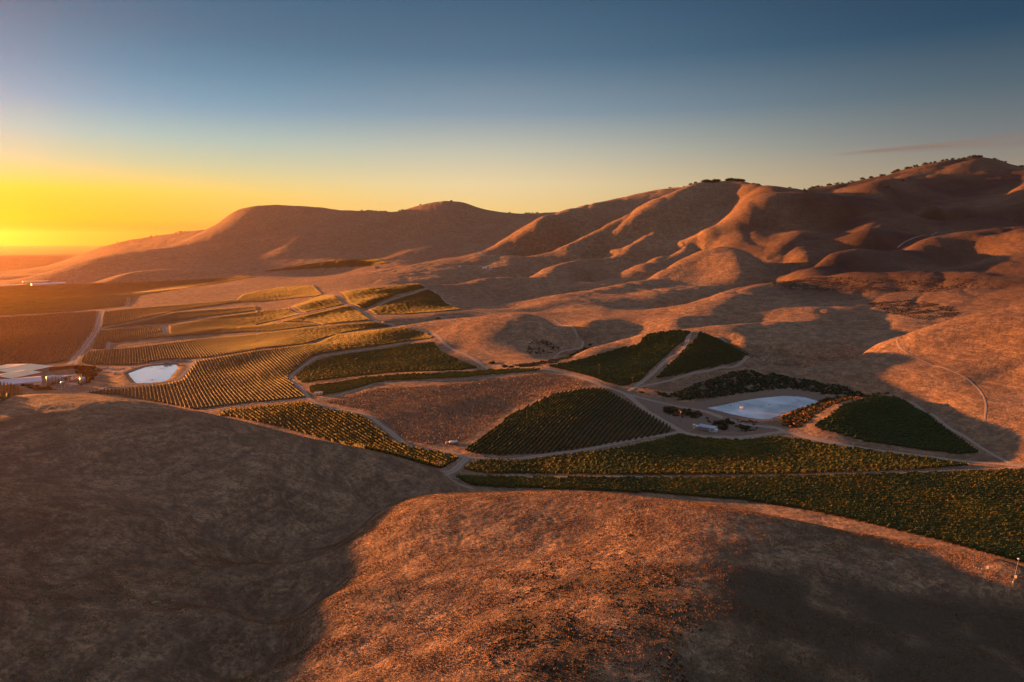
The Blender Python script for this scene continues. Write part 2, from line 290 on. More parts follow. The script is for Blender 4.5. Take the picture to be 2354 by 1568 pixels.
Z += smooth(Z, 16, 40)*smooth(RR, 480, 620)*(1-GM)*(.7*fbm(GX/28, GY/28, 3))
Z += (.16*fbm(GX/9, GY/9, 3)+.10*fbm(GX/2.3, GY/2.3, 2))*(1-smooth(RR, 380, 600))
def ground(x, y):
    x = np.asarray(x, float); y = np.asarray(y, float); a = np.arctan2(x, y); l = np.log(np.maximum(np.hypot(x, y), 5.01))
    i = np.clip(np.searchsorted(AZ, a)-1, 0, len(AZ)-2); j = np.clip(np.searchsorted(RL, l)-1, 0, len(RL)-2)
    s = (a-AZ[i])/(AZ[i+1]-AZ[i]); t = (np.exp(l)-np.exp(RL[j]))/(np.exp(RL[j+1])-np.exp(RL[j]))
    return (Z[i, j]*(1-s)+Z[i+1, j]*s)*(1-t)+(Z[i, j+1]*(1-s)+Z[i+1, j+1]*s)*t
# ------------------------------------------------------------------ tracing frames (zoomed views of the photo -> frame pixels)
def ZF(x0, y0, k):
    def f(*p): return [((x0+a/k)/1.7407, (y0+b/k)/1.7407) for a, b in p]
    return f
z1 = ZF(0, 800, 2.296); z2 = ZF(1024, 700, 2.296); z3 = ZF(2048, 600, 2.296); z4 = ZF(3072, 500, 2.296)
z5 = ZF(0, 1200, 2.296); z6 = ZF(1024, 1200, 2.296); z7 = ZF(2048, 1200, 2.296); z8 = ZF(3072, 1200, 2.296)
zb = ZF(0, 1400, 4.708); zp = ZF(450, 1380, 4.708); zs = ZF(2600, 1560, 4.708); zq = ZF(2750, 1520, 3.923)
zt = ZF(1700, 1700, 7.84); zf = ZF(1700, 1000, 4.708); ze = ZF(3800, 2150, 6.274)
def W(pix, **k):
    return env_hit([p[0] for p in pix], [p[1] for p in pix], **k)
def on_plane(pix, z):
    a, e = ray([p[0] for p in pix], [p[1] for p in pix]); d = (z-CAMZ)/e
    return np.stack([d*np.sin(a), d*np.cos(a)], -1)
def inside(X, Y, P):
    c = np.zeros(X.shape, bool); n = len(P)
    for i in range(n):
        x1, y1 = P[i]; x2, y2 = P[(i+1) % n]
        if y1 == y2: continue
        m = ((y1 > Y) != (y2 > Y)) & (X < (x2-x1)*(Y-y1)/(y2-y1)+x1); c ^= m
    return c
def edge_dist(X, Y, P):
    b = np.full(X.shape, 1e9)
    for i in range(len(P)):
        d, _ = seg_dist(X, Y, P[i], P[(i+1) % len(P)]); b = np.minimum(b, d)
    return b
POND_R = on_plane(zq((300,440),(480,412),(650,375),(900,320),(1100,290),(1300,272),(1500,252),(1700,256),(1850,275),(2000,318),(2075,345),(1950,402),(1800,442),(1600,492),(1450,562),(1300,610),(1150,617),(950,592),(700,540),(500,490)), 10.0)
POND_L = on_plane(zp((295,540),(430,490),(600,430),(750,400),(1000,380),(1200,370),(1228,400),(1225,450),(1180,510),(1120,570),(1075,640),(950,690),(700,715),(450,722),(400,680),(330,590)), -14.0)
def carve(P, lvl, rise, top, reach):
    m = (np.abs(GX-P[:, 0].mean()) < 160) & (np.abs(GY-P[:, 1].mean()) < 160)
    X, Y = GX[m], GY[m]; d = edge_dist(X, Y, P); ins = inside(X, Y, P); z = Z[m]
    tgt = lvl+.05+np.minimum(d*rise, top); k = 1-smooth(d, reach*.5, reach*1.5)
    Z[m] = np.where(ins, lvl-np.minimum(.25+d*.4, 2.0), z*(1-k)+tgt*k)
carve(POND_R, 10.0, .16, .9, 14); carve(POND_L, -14.0, .2, .9, 14)
def flat(pix, w, z=None, blend=14):
    global Z
    P = W(pix); zz = P[:, 2].mean() if z is None else z; P = P[:, :2]
    m = (np.abs(GX-P[:, 0].mean()) < 150) & (np.abs(GY-P[:, 1].mean()) < 150)
    d = edge_dist(GX[m], GY[m], P); d[inside(GX[m], GY[m], P)] = 0
    k = 1-smooth(d, w, w+blend); Z[m] = Z[m]*(1-k)+zz*k
    return zz
# ------------------------------------------------------------------ vineyard blocks: pixel outline, row direction (two pixels), spacing, yellowness
FIELDS = {
 'near_right': (z8((-2000,-1))[:0]+[(1045,1097),(1200,1100),(1500,1102),(1800,1099),(2100,1091),(2420,1081),(2440,1318),(2353,1296),(2250,1268),(2150,1241),(2000,1205),(1850,1172),(1700,1150),(1500,1134),(1300,1126),(1150,1121),(1085,1116)], ((1150,1105),(1500,1122)), 2.6, .26),
 'mid_right': ([(1062,1080),(1085,1064),(1130,1059),(1200,1061),(1300,1048),(1430,1032),(1500,1017),(1560,1000),(1610,1009),(1700,1014),(1790,1006),(1890,1021),(2000,1039),(2100,1052),(2225,1070),(2100,1080),(1800,1090),(1500,1092),(1300,1090),(1120,1089)], ((1176,1062),(1290,1086)), 2.6, .24),
 'lens': ([(1068,1036),(1110,1002),(1180,952),(1270,908),(1340,896),(1385,895),(1436,922),(1496,957),(1552,990),(1480,1008),(1350,1029),(1250,1042),(1150,1047),(1090,1043)], ((1190,1044),(1352,899)), 2.9, -.1),
 'left_front': ([(474,949),(560,939),(700,925),(745,941),(800,950),(836,960),(872,990),(912,1019),(955,1031),(1010,1040),(1056,1052),(1030,1068),(985,1072),(900,1046),(760,1015),(640,981),(540,960)], ((706,926),(905,1046)), 2.8, .45),
 'right_lens': (z8((420,1160),(550,1080),(650,1000),(750,950),(950,900),(1100,892),(1240,925),(1500,1095),(1700,1235),(1930,1400),(1750,1418),(1450,1388),(1200,1345),(900,1305),(650,1235),(480,1195)), z8((700,1010),(1500,1130)), 2.9, -.3),
 'hill_left': (z7((330,612),(600,562),(850,492),(1000,442),(1180,402),(1200,350),(1280,315),(1550,288),(1640,305),(1550,398),(1450,478),(1300,618),(1170,750),(1010,795),(850,755),(700,698),(500,648)), z7((500,640),(1450,400)), 2.6, -.05),
 'hill_right': (z7((1700,350),(1800,332),(1950,392),(2100,452),(2215,530),(2000,588),(1750,638),(1500,700),(1320,728),(1450,595),(1560,480)), z7((1350,720),(1750,560)), 2.6, -.1),
 'strip': (z6((490,800),(700,772),(1000,722),(1300,692),(1700,682),(2350,640))+z7((270,640),(200,660),(0,672))+z6((1900,710),(1500,732),(1200,742),(1000,790),(800,845),(600,878),(500,850)), z6((700,800),(1300,715)), 2.8, .65),
 'centre': (z6((560,565),(700,524),(950,490),(1200,455),(1400,415),(1630,392),(1660,440),(1750,510),(1900,580),(2030,628),(1700,655),(1300,665),(900,705),(600,742),(440,770),(385,735),(370,700),(450,630)), z6((600,620),(1500,640)), 2.8, .3),
 'big_left': (z6((0,472),(400,425),(550,405),(750,320),(1000,292),(1350,252),(1560,302),(1630,350),(1400,378),(1200,412),(900,450),(650,490),(490,530),(410,600),(290,690),(300,740),(360,800),(450,895),(200,922),(0,945))+z5((2350,935),(1800,1008),(1500,950),(1100,880),(780,852),(1000,822),(1250,802),(1550,772),(1680,732),(1740,650),(1800,565)), None, 3.0, .42),
 'above_pond': (z5((820,475),(1250,435),(1800,365),(2350,320))+z6((0,315),(250,285),(600,245),(1050,210),(1200,230),(1240,242),(1000,268),(800,302),(600,360),(500,392),(350,420),(0,450))+z5((2350,458),(1900,532),(1500,552),(1200,602),(800,592),(730,568),(790,500)), None, 3.0, .42),
 'band_a': (z5((1010,395),(1480,345),(2350,290))+z6((0,290),(130,290),(560,235),(520,220),(250,215),(150,205))+z5((2350,242),(1500,312),(1010,360)), None, 3.0, .42),
 'band_b': (z5((905,282),(1480,246),(1490,300),(1250,345),(1000,365),(980,450),(830,452),(870,380)), None, 3.0, .45),
 'band_c': (z5((955,110),(1200,82),(1700,42),(2150,0),(2200,20),(1700,88),(1500,128),(1200,200),(930,250)), None, 3.0, .42),
 'band_d': (z5((945,262),(1300,200),(1600,115),(2350,64),(2350,98),(1800,165),(1550,212),(1200,240),(940,268)), None, 3.0, .42),
 'band_e': (z5((1550,238),(1900,172),(2350,112))+z6((0,105),(270,82),(410,130),(220,180),(110,205),(0,225))+z5((2350,240),(1560,305)), None, 3.0, .42),
 'knoll_a': (z2((310,1218),(600,1112),(720,1112),(780,1170),(800,1192),(450,1262),(430,1255)), None, 3.0, .45),
 'knoll_b': (z2((230,1350),(450,1292),(830,1205),(930,1245),(1045,1335),(800,1355),(600,1378),(530,1355)), None, 3.0, .45),
 'knoll_c': (z2((770,1082),(1000,1050),(1500,1005),(1555,1040),(1300,1095),(1010,1225),(940,1218),(860,1180)), None, 3.0, .42),
 'knoll_d': (z2((1030,1245),(1300,1143),(1590,1055),(1680,1105),(1740,1180),(1890,1238),(1640,1262),(1350,1282),(1100,1282)), z2((1300,1143),(1640,1262)), 3.0, .35),
 'knoll_e': (z2((0,1072),(250,1032),(520,1018),(610,1098),(550,1115),(0,1170),(-200,1170),(-120,1100)), None, 3.0, .5),
 'far_left': (z1((-300,830),(0,800),(400,778),(1000,765),(1650,742),(2250,705),(2350,708),(1900,780),(1250,880),(1150,975),(500,1035),(-300,1075)), None, 3.2, .7),
 'brown_left': (z1((-300,1095),(0,1082),(880,1020),(870,1200),(770,1330),(640,1470),(500,1500),(-300,1560)), None, 3.0, -1),
 'mesa_foot': ([(600,625),(700,608),(780,597),(860,595),(894,605),(850,612),(760,615),(650,622)], None, 3.2, .3),
 'corner_left': (z5((-200,745),(0,755),(90,765),(195,830),(100,895),(0,950),(-200,1010)), z5((0,905),(190,835)), 2.8, .7),
}
YOUNG = z6((610,935),(850,890),(1100,812),(1500,795),(2000,755),(2350,705))+z7((300,668),(500,698),(740,775),(600,815),(400,850),(200,925),(0,1000))+z6((2200,1120),(2000,1250),(1850,1315),(1560,1325),(1400,1290),(1250,1180),(1100,1070),(950,1005),(750,965))
PLOUGH = z1((-300,1095),(0,1082),(880,1020),(870,1200),(770,1330),(640,1470),(500,1500),(-300,1560))
def world_poly(pix):
    out = []
    for i in range(len(pix)):
        (a, b), (c, d) = pix[i], pix[(i+1) % len(pix)]
        n = max(1, int(math.hypot(c-a, d-b)/25))
        out += [(a+(c-a)*k/n, b+(d-b)*k/n) for k in range(n)]
    return W(out)[:, :2]
FW = {k: world_poly(v[0]) for k, v in FIELDS.items()}
FW_young = world_poly(YOUNG); FW_plough = world_poly(PLOUGH)
SCRUB = [
 (z7((1290,835),(1450,875),(1600,815),(1750,750),(2020,665),(2200,650),(2350,700))+z8((0,670),(200,705),(500,765),(700,795),(880,860),(880,885),(620,870),(400,840),(200,815),(0,825))+z7((2000,875),(1800,905),(1500,925),(1380,885)), .9, (.038,.062,.030), 1.5),
 (z8((130,1080),(300,1000),(450,950),(620,890),(900,875),(1120,858),(900,892),(700,932),(550,985),(400,1085),(270,1185),(130,1150)), .9, (.09,.06,.02), 1.3),
 (z7((0,600),(330,562),(520,508),(700,420),(770,390),(720,440),(560,520),(380,590),(100,620)), .6, (.05,.055,.025), .9),
 (z7((130,430),(200,370),(330,380),(450,440),(430,480),(150,500)), .25, (.04,.04,.03), 1.0),
 (z8((900,30),(1300,0),(1700,60),(1800,120),(1650,190),(1400,180),(1250,150),(1100,120)), .22, (.06,.04,.025), .8),
 (z4((0,1440),(400,1400),(900,1400),(1400,1400),(1900,1420),(1950,1480),(1500,1540),(1000,1540),(400,1530),(50,1500)), .16, (.07,.045,.025), .8),
 (z7((1390,985),(1500,990),(1700,1020),(1740,1060),(1700,1090),(1560,1080),(1420,1050)), .7, (.036,.055,.028), 1.3),
 (z7((1750,1080),(1900,1080),(2200,1110),(2320,1160),(2250,1200),(2100,1215),(1930,1205),(1850,1150)), .35, (.038,.050,.028), .9),
 (zb((1400,300),(1750,310),(1850,450),(1700,620),(1480,680),(1560,520),(1400,400)), .6, (.07,.035,.015), 2.0),
 (zb((120,580),(330,600),(560,640),(650,690),(900,700),(1050,760),(650,760),(500,700),(200,620)), .8, (.07,.04,.018), 1.6),
]
SW = [world_poly(s[0]) for s in SCRUB]
ATT_soil = np.zeros(Z.shape); ATT_scr = np.zeros(Z.shape); ATT_bare = np.zeros(Z.shape)
_az = np.arctan2(GX, GY); ATT_chap_shade = smooth(_az+.05*fbm(GX/500, GY/500, 3), R(13), R(25))*(smooth(RR, 950, 1250)+.45*smooth(_az, R(28), R(36))*smooth(RR, 500, 650)).clip(0, 1)*(.85+.5*fbm(GX/160, GY/160+3, 4))  # dark chaparral on the right hills, deepened to paint in their broad shade
ATT_weed = np.zeros(Z.shape)
def paint(att, P, val):
    m = (GX > P[:, 0].min()) & (GX < P[:, 0].max()) & (GY > P[:, 1].min()) & (GY < P[:, 1].max())
    ins = inside(GX[m], GY[m], P); a = att[m]; a[ins] = val; att[m] = a
paint(ATT_weed, world_poly([(1180,1400),(1330,1310),(1500,1290),(1700,1300),(2000,1350),(2400,1400),(2400,1660),(1050,1660),(1100,1500)]), 1.0)
ATT_weed *= smooth(fbm(GX/14, GY/14+5, 4)+.35*smooth(GX, 10, 60), -.35, .35)
for _k in range(12): ATT_weed[1:-1, 1:-1] = (ATT_weed[:-2, 1:-1]+ATT_weed[2:, 1:-1]+ATT_weed[1:-1, :-2]+ATT_weed[1:-1, 2:]+ATT_weed[1:-1, 1:-1])/5
for k, P in FW.items(): paint(ATT_soil, P, 1.0)
paint(ATT_soil, FW_young, .6); paint(ATT_soil, FW_plough, .8)
for s, P in zip(SCRUB, SW): paint(ATT_scr, P, s[1])
for P in (world_poly(z7((1050,850),(1400,930),(1700,960),(2050,1010),(2350,1090))+z8((0,1130),(60,1150),(300,1210),(200,1240),(0,1230))+z7((2350,1260),(2100,1260),(1800,1240),(1560,1180),(1400,1090),(1200,960))),
          world_poly(zq((0,360),(500,300),(1000,200),(1500,150),(1900,170),(2300,270),(2200,330),(2000,300),(1500,240),(1000,290),(300,420),(0,440))),
          world_poly(zb((0,560),(900,520),(1250,440),(1350,480),(1500,560),(1500,680),(1200,760),(900,680),(600,640))), world_poly(zp((-300,440),(0,420),(500,340),(1000,300),(1600,270),(1570,370),(1250,370),(700,400),(280,540),(-100,560)))): paint(ATT_bare, P, 1.0)
# ------------------------------------------------------------------ mesh helpers
def mesh_np(name, V, faces, mat, parent=None, smooth_=False, attrs=None):
    """faces: (n,3) or (n,4) int array"""
    me = bpy.data.meshes.new(name); V = np.asarray(V, np.float32); faces = np.asarray(faces, np.int32); k = faces.shape[1]
    me.vertices.add(len(V)); me.vertices.foreach_set('co', V.ravel())
    me.loops.add(faces.size); me.loops.foreach_set('vertex_index', faces.ravel())
    me.polygons.add(len(faces)); me.polygons.foreach_set('loop_start', np.arange(0, faces.size, k, dtype=np.int32))
    me.update(calc_edges=True)
    me.polygons.foreach_set('use_smooth', np.full(len(faces), smooth_))
    for an, arr in (attrs or {}).items():
        if arr.ndim == 1:
            at = me.attributes.new(an, 'FLOAT', 'POINT'); at.data.foreach_set('value', arr.astype(np.float32))
        else:
            at = me.attributes.new(an, 'FLOAT_COLOR', 'POINT'); at.data.foreach_set('color', arr.astype(np.float32).ravel())
    if mat:
        for m in (mat if isinstance(mat, list) else [mat]): me.materials.append(m)
    o = bpy.data.objects.new(name, me); C.collection.objects.link(o)
    if parent: o.parent = parent
    return o
def tag(o, label=None, cat=None, group=None, kind=None):
    if label: o['label'] = label
    if cat: o['category'] = cat
    if group: o['group'] = group
    if kind: o['kind'] = kind
    return o
def new_mat(name):
    m = bpy.data.materials.new(name); m.use_nodes = True; nt = m.node_tree
    b = nt.nodes['Principled BSDF']; b.inputs['Roughness'].default_value = .9
    b.inputs['Specular IOR Level'].default_value = .1
    return m, nt, b
def noise(nt, vec, scale, detail=4, rough=.55, dim='3D'):
    n = nd(nt, 'ShaderNodeTexNoise', inp={'Scale': scale, 'Detail': float(detail), 'Roughness': rough}); nt.links.new(vec, n.inputs['Vector']); return n.outputs[0]
def rng_(nt, x, a, b, c=0.0, d=1.0):
    n = nd(nt, 'ShaderNodeMapRange', inp={1: a, 2: b, 3: c, 4: d}); nt.links.new(x, n.inputs[0]); return n.outputs[0]
def vine_mat():
    m, nt, b = new_mat('vine_leaves'); L = nt.links.new
    t = nd(nt, 'ShaderNodeAttribute', attribute_name='tint').outputs['Color']
    g = nd(nt, 'ShaderNodeNewGeometry').outputs['Position']
    L(mix(nt, rng_(nt, noise(nt, g, 1.3, 3, .7), .35, .7, 0, .75), t, mix(nt, 1.0, t, (.35, .33, .30, 1), 'MULTIPLY')), b.inputs['Base Color'])
    b.inputs['Roughness'].default_value = .8
    return m
def road_mat():
    m, nt, b = new_mat('pale_dirt'); L = nt.links.new
    g = nd(nt, 'ShaderNodeNewGeometry').outputs['Position']
    ac = nd(nt, 'ShaderNodeAttribute', attribute_name='across').outputs['Fac']
    n1 = noise(nt, g, .25, 5, .65); n2 = noise(nt, g, 1.6, 4, .7)
    a = math_(nt, 'ABSOLUTE', ac)
    tr = math_(nt, 'ABSOLUTE', math_(nt, 'SUBTRACT', a, .42))
    base = mix(nt, rng_(nt, tr, .08, .32), (.34,.265,.205,1), (.24,.18,.13,1))
    base = mix(nt, rng_(nt, n2, .35, .75, 0, .5), base, (.17,.125,.09,1))
    edge = math_(nt, 'ADD', a, math_(nt, 'MULTIPLY', math_(nt, 'SUBTRACT', n1, .5), 1.3))
    base = mix(nt, rng_(nt, edge, .7, 1.0), base, (.17,.115,.07,1))
    L(base, b.inputs['Base Color'])
    bp = nd(nt, 'ShaderNodeBump', inp={'Strength': .7, 'Distance': .25}); L(n2, bp.inputs['Height']); L(bp.outputs[0], b.inputs['Normal'])
    return m
def water_mat(name, base, rough, bump):
    m, nt, b = new_mat(name); L = nt.links.new
    g = nd(nt, 'ShaderNodeNewGeometry').outputs['Position']
    b.inputs['Base Color'].default_value = base; b.inputs['Roughness'].default_value = rough; b.inputs['IOR'].default_value = 1.33
    b.inputs['Specular IOR Level'].default_value = 1.0; b.inputs['Metallic'].default_value = .8
    bp = nd(nt, 'ShaderNodeBump', inp={'Strength': bump, 'Distance': .25}); L(noise(nt, g, 1.1, 4, .65), bp.inputs['Height'])
    L(rng_(nt, noise(nt, g, .045, 3, .6), .35, .7, rough, rough+.25 if bump > .3 else rough), b.inputs['Roughness'])
    L(mix(nt, rng_(nt, noise(nt, g, .03, 4, .65), .4, .68, 0, .6 if bump > .3 else .1), base, tuple(x*.45 for x in base[:3])+(1,)), b.inputs['Base Color']); L(bp.outputs[0], b.inputs['Normal'])
    return m
def plain_mat(name, col, rough=.7, metal=0.0, var=.25, sc=.8):
    m, nt, b = new_mat(name); g = nd(nt, 'ShaderNodeTexCoord').outputs['Object']
    c = (*col, 1); d = tuple(x*(1-var) for x in col)+(1,)
    nt.links.new(mix(nt, rng_(nt, noise(nt, g, sc, 4, .65), .35, .7), c, d), b.inputs['Base Color'])
    b.inputs['Roughness'].default_value = rough; b.inputs['Metallic'].default_value = metal
    return m
MV = vine_mat(); MR = road_mat()
M_white = plain_mat('white_paint', (.75,.74,.70), .5); M_cream = plain_mat('cream_roof', (.86,.70,.44), .45, .1, .15, .15)
M_steel = plain_mat('grey_steel', (.55,.55,.56), .35, .6); M_plastic = plain_mat('white_plastic', (.75,.77,.76), .4)
M_dark = plain_mat('dark_metal', (.05,.05,.05), .6); M_wood = plain_mat('weathered_wood', (.16,.12,.09), .9); M_glass = plain_mat('tinted_glass', (.03,.04,.05), .1)
M_bark = plain_mat('bark', (.07,.05,.04), .95); M_leaf = plain_mat('dark_oak_leaves', (.045,.055,.028), .85, 0, .45, .6)
M_grey = plain_mat('grey_wall', (.33,.31,.29), .8); M_red = plain_mat('rusty_red', (.28,.10,.07), .7); M_refl = plain_mat('reflective_white', (.85,.80,.74), .3)
M_panel = plain_mat('pale_panel_roof', (.30,.36,.44), .25, .3, .1, .3)
def terrain_mat():
    m, nt, b = new_mat('dry_grass_hill'); L = nt.links.new
    g = nd(nt, 'ShaderNodeNewGeometry').outputs['Position']
    a = noise(nt, g, .010, 4); c = noise(nt, g, .10, 5, .65); d = noise(nt, g, .9, 4, .7); e = noise(nt, g, 4.0, 3, .75)
    st = nd(nt, 'ShaderNodeMapping', vector_type='POINT'); L(g, st.inputs[0]); st.inputs['Scale'].default_value = (.035, .035, .9)
    terr = noise(nt, st.outputs[0], 1.0, 5, .65)
    base = mix(nt, rng_(nt, a, .35, .65), (.345,.205,.108,1), (.44,.282,.155,1))
    base = mix(nt, rng_(nt, c, .42, .64, 0, .85), base, (.160,.098,.060,1))
    base = mix(nt, rng_(nt, terr, .46, .64, 0, .7), base, (.115,.072,.046,1))
    f3 = noise(nt, g, .3, 4, .7)
    base = mix(nt, rng_(nt, f3, .47, .64, 0, .8), base, (.095,.060,.040,1))
    base = mix(nt, rng_(nt, d, .44, .62, 0, .85), base, (.105,.070,.046,1))
    base = mix(nt, rng_(nt, e, .5, .8, 0, .4), base, (.44,.29,.15,1))
    trl = math_(nt, 'ABSOLUTE', math_(nt, 'SUBTRACT', noise(nt, g, .016, 3, .5), .5))
    base = mix(nt, rng_(nt, trl, .002, .005, .16, 0), base, (.44,.30,.18,1))
    at = lambda n_: nd(nt, 'ShaderNodeAttribute', attribute_name=n_).outputs['Fac']
    base = mix(nt, math_(nt, 'MULTIPLY', at('chap_shade'), .95, clamp=True), base, (.048,.028,.022,1))
    base = mix(nt, math_(nt, 'MULTIPLY', at('weed'), .92, clamp=True), base, (.075,.058,.036,1))
    soil = mix(nt, rng_(nt, d, .3, .7), (.155,.088,.052,1), (.092,.056,.036,1))
    base = mix(nt, at('soil'), base, soil)
    base = mix(nt, at('bare'), base, mix(nt, rng_(nt, d, .3, .7), (.23,.165,.12,1), (.14,.10,.075,1)))
    base = mix(nt, math_(nt, 'MULTIPLY', at('scrub'), .6), base, (.09,.07,.05,1))
    L(base, b.inputs['Base Color'])
    hgt = math_(nt, 'ADD', math_(nt, 'ADD', math_(nt, 'MULTIPLY', c, 2.0), math_(nt, 'MULTIPLY', terr, .8)), math_(nt, 'ADD', math_(nt, 'MULTIPLY', d, .7), math_(nt, 'MULTIPLY', e, .2)))
    bp = nd(nt, 'ShaderNodeBump', inp={'Strength': 1.0, 'Distance': 1.0}); L(hgt, bp.inputs['Height']); L(bp.outputs[0], b.inputs['Normal'])
    return m
MT = terrain_mat()
def build_terrain():
    na, nr = Z.shape; idx = np.arange(na*nr).reshape(na, nr)
    f = np.stack([idx[:-1, :-1], idx[:-1, 1:], idx[1:, 1:], idx[1:, :-1]], -1).reshape(-1, 4)
    o = mesh_np('terrain', np.stack([GX, GY, Z], -1).reshape(-1, 3), f, MT, smooth_=True, attrs={'soil': ATT_soil.reshape(-1), 'scrub': ATT_scr.reshape(-1), 'bare': ATT_bare.reshape(-1), 'chap_shade': ATT_chap_shade.reshape(-1), 'weed': ATT_weed.reshape(-1)})
    tag(o, kind='structure', label='rolling dry grass hills around a valley of vineyards')
build_terrain()
# ------------------------------------------------------------------ water
def flat_poly(name, P, z, mat):
    bm_V = [(x, y, z) for x, y in P]
    me = bpy.data.meshes.new(name); me.from_pydata(bm_V, [], [list(range(len(P)))]); me.materials.append(mat)
    o = bpy.data.objects.new(name, me); C.collection.objects.link(o); return o
tag(flat_poly('water', POND_R[::-1] if False else POND_R, 10.0, water_mat('pond_water', (.86,.92,.95,1), .22, .5)), kind='structure', label='blue grey irrigation pond below the grassy hills')
tag(flat_poly('water', POND_L, -14.0, water_mat('pale_pond_water', (.95,.95,.99,1), .10, .12)), kind='structure', label='white reflecting pond beside the winery yard')
# ------------------------------------------------------------------ roads
def resample(P, step):
    P = np.asarray(P)[:, :2]; Q = []
    for i in range(len(P)-1):
        p0 = P[max(i-1, 0)]; p1 = P[i]; p2 = P[i+1]; p3 = P[min(i+2, len(P)-1)]
        n = max(2, int(np.hypot(*(p2-p1))/step))
        for t in np.arange(n)/n: Q.append(.5*((2*p1)+(-p0+p2)*t+(2*p0-5*p1+4*p2-p3)*t*t+(-p0+3*p1-3*p2+p3)*t**3))
    Q.append(P[-1]); return np.array(Q)
def road(pix, w, name='dirt_road', label=None, lift=.14, step=3.0, mat=None):
    Q = resample(W(pix), step); T = np.gradient(Q, axis=0); T /= np.linalg.norm(T, axis=1)[:, None]+1e-9
    for _ in range(2): T[1:-1] = (T[:-2]+T[1:-1]+T[2:])/3
    T /= np.linalg.norm(T, axis=1)[:, None]+1e-9
    N = np.stack([-T[:, 1], T[:, 0]], -1); K = 7; s = np.linspace(-1, 1, K)
    ww = w*.40*(1+.12*np.sin(np.arange(len(Q))*.37)+.08*np.sin(np.arange(len(Q))*1.13))
    X = Q[:, None, 0]+N[:, None, 0]*s*ww[:, None]; Y = Q[:, None, 1]+N[:, None, 1]*s*ww[:, None]
    zz = ground(X, Y)+lift*(1-.9*np.abs(s)**4)+np.hypot(X, Y)*.00006
    idx = np.arange(len(Q)*K).reshape(-1, K); f = np.stack([idx[:-1, :-1], idx[:-1, 1:], idx[1:, 1:], idx[1:, :-1]], -1).reshape(-1, 4)
    o = mesh_np(name, np.stack([X, Y, zz], -1).reshape(-1, 3), f, mat or MR, smooth_=True, attrs={'across': np.broadcast_to(s, X.shape).reshape(-1)})
    return tag(o, kind='structure', label=label)
road([(720,655),(738,675),(753,677),(773,679),(788,695),(801,702),(821,710),(838,720),(853,732),(868,740),(888,745),(905,750),(931,751),(981,762),(1004,772),(1019,787),(1039,802),(1064,812),(1084,822),(1106,837),(1128,849)], 7, label='winding dirt road through the middle vineyards')
road([(1001,782),(939,788),(888,796),(826,806),(763,815),(726,823),(701,839),(676,858),(669,868),(683,884),(698,899),(708,914),(721,922),(743,932),(768,939),(801,944),(826,948),(848,957),(868,971),(888,986),(908,1003),(928,1018),(946,1026),(978,1032),(1013,1036),(1038,1040),(1070,1052),(1120,1055),(1176,1056),(1264,1045),(1352,1032),(1427,1017),(1477,1007),(1527,1000),(1567,992)], 5.5, label='looping dirt road round the brown block and the dark lens block')
road([(728,917),(763,912),(801,902),(838,890),(866,879)], 4.5, label='short track behind the brown block')
road([(866,881),(938,880),(1014,875),(1089,871),(1176,862),(1240,850)], 3.5, label='track below the thin yellow strip of vines')
road([(1250,848),(1302,859),(1352,873),(1389,888),(1427,901),(1452,916),(1477,938),(1502,955),(1527,970),(1552,984),(1577,996),(1614,1003),(1652,1005),(1702,1007),(1764,998),(1802,994),(1840,1001),(1890,1013),(1952,1026),(2015,1036),(2077,1043),(2140,1051),(2215,1060),(2290,1066),(2353,1071)], 7.5, label='wide dirt road past the pond and the shed')
road([(1602,764),(1577,790),(1539,822),(1514,845),(1489,868),(1464,886),(1442,900)], 6, label='straight diagonal dirt road up the vineyard hill')
road([(1452,893),(1502,883),(1552,871),(1602,856),(1652,846),(1702,835),(1742,825)], 4, label='track along the foot of the vineyard hill')
road([(1604,765),(1640,776),(1680,798),(1712,812),(1738,826)], 3, label='track on the right flank of the vineyard hill')
road([(1440,905),(1477,916),(1527,928),(1577,938),(1620,946),(1660,960),(1700,972),(1745,980),(1785,984),(1800,992)], 5, label='track on the dam of the pond')
road([(1074,1052),(1050,1075),(1018,1088)], 7, label='road junction at the foot of the near hills')
road([(1018,1086),(1040,1104),(1062,1116),(1085,1122)], 4, label='track between the two near hills')
road([(1022,1090),(1150,1095),(1300,1097),(1600,1099),(1900,1094),(2100,1086),(2250,1079),(2353,1073)], 3.2, label='narrow lane between the two right vineyards')
road([(235,713),(228,739),(218,764),(200,789),(180,814),(170,830),(163,847)], 17, label='wide pale road through the left fields')
road([(296,685),(294,695),(291,706)], 12, label='upper end of the wide pale road')
road([(448,829),(430,852),(413,869),(375,879),(313,887),(250,889),(225,897),(188,904)], 7, label='service road round the white pond')
road([(588,927),(525,937),(462,946)], 5, label='track above the lower left block'); road([(588,927),(650,922),(710,917)], 5, label='track joining the looping road')
road(z5((820,465),(1000,450),(1250,410),(1800,350),(2350,305)), 5, label='track above the white pond block')
road(z6((0,300),(150,295),(560,240)), 4, label='track to the white pickup truck')
road(z2((1020,1240),(1150,1190),(1300,1130),(1560,1043)), 6, label='track over the striped knoll')
road(z2((1510,1000),(1570,1045),(1640,1075),(1700,1130),(1800,1200),(1900,1240),(2100,1262)), 7, label='track round the right side of the striped knoll')
road(z2((1080,1300),(1300,1300),(1500,1285),(1900,1250)), 6, label='track in front of the striped knoll')
road([(1110,842),(1176,838),(1239,826),(1282,814),(1317,803),(1339,791),(1327,777),(1289,746),(1272,734)], 4.5, label='track round the foot of the round mound')
road(z8((1180,365),(1205,430),(1280,490),(1400,550),(1550,610),(1700,660),(1850,740),(1950,840),(2000,950),(1990,1100)), 1.7, label='faint track over the lit right hill', lift=.1)
road(z8((1200,910),(1400,995),(1600,1130),(1850,1285),(2100,1440),(2300,1530)), 3, label='track at the right side of the dark right block', lift=.1)
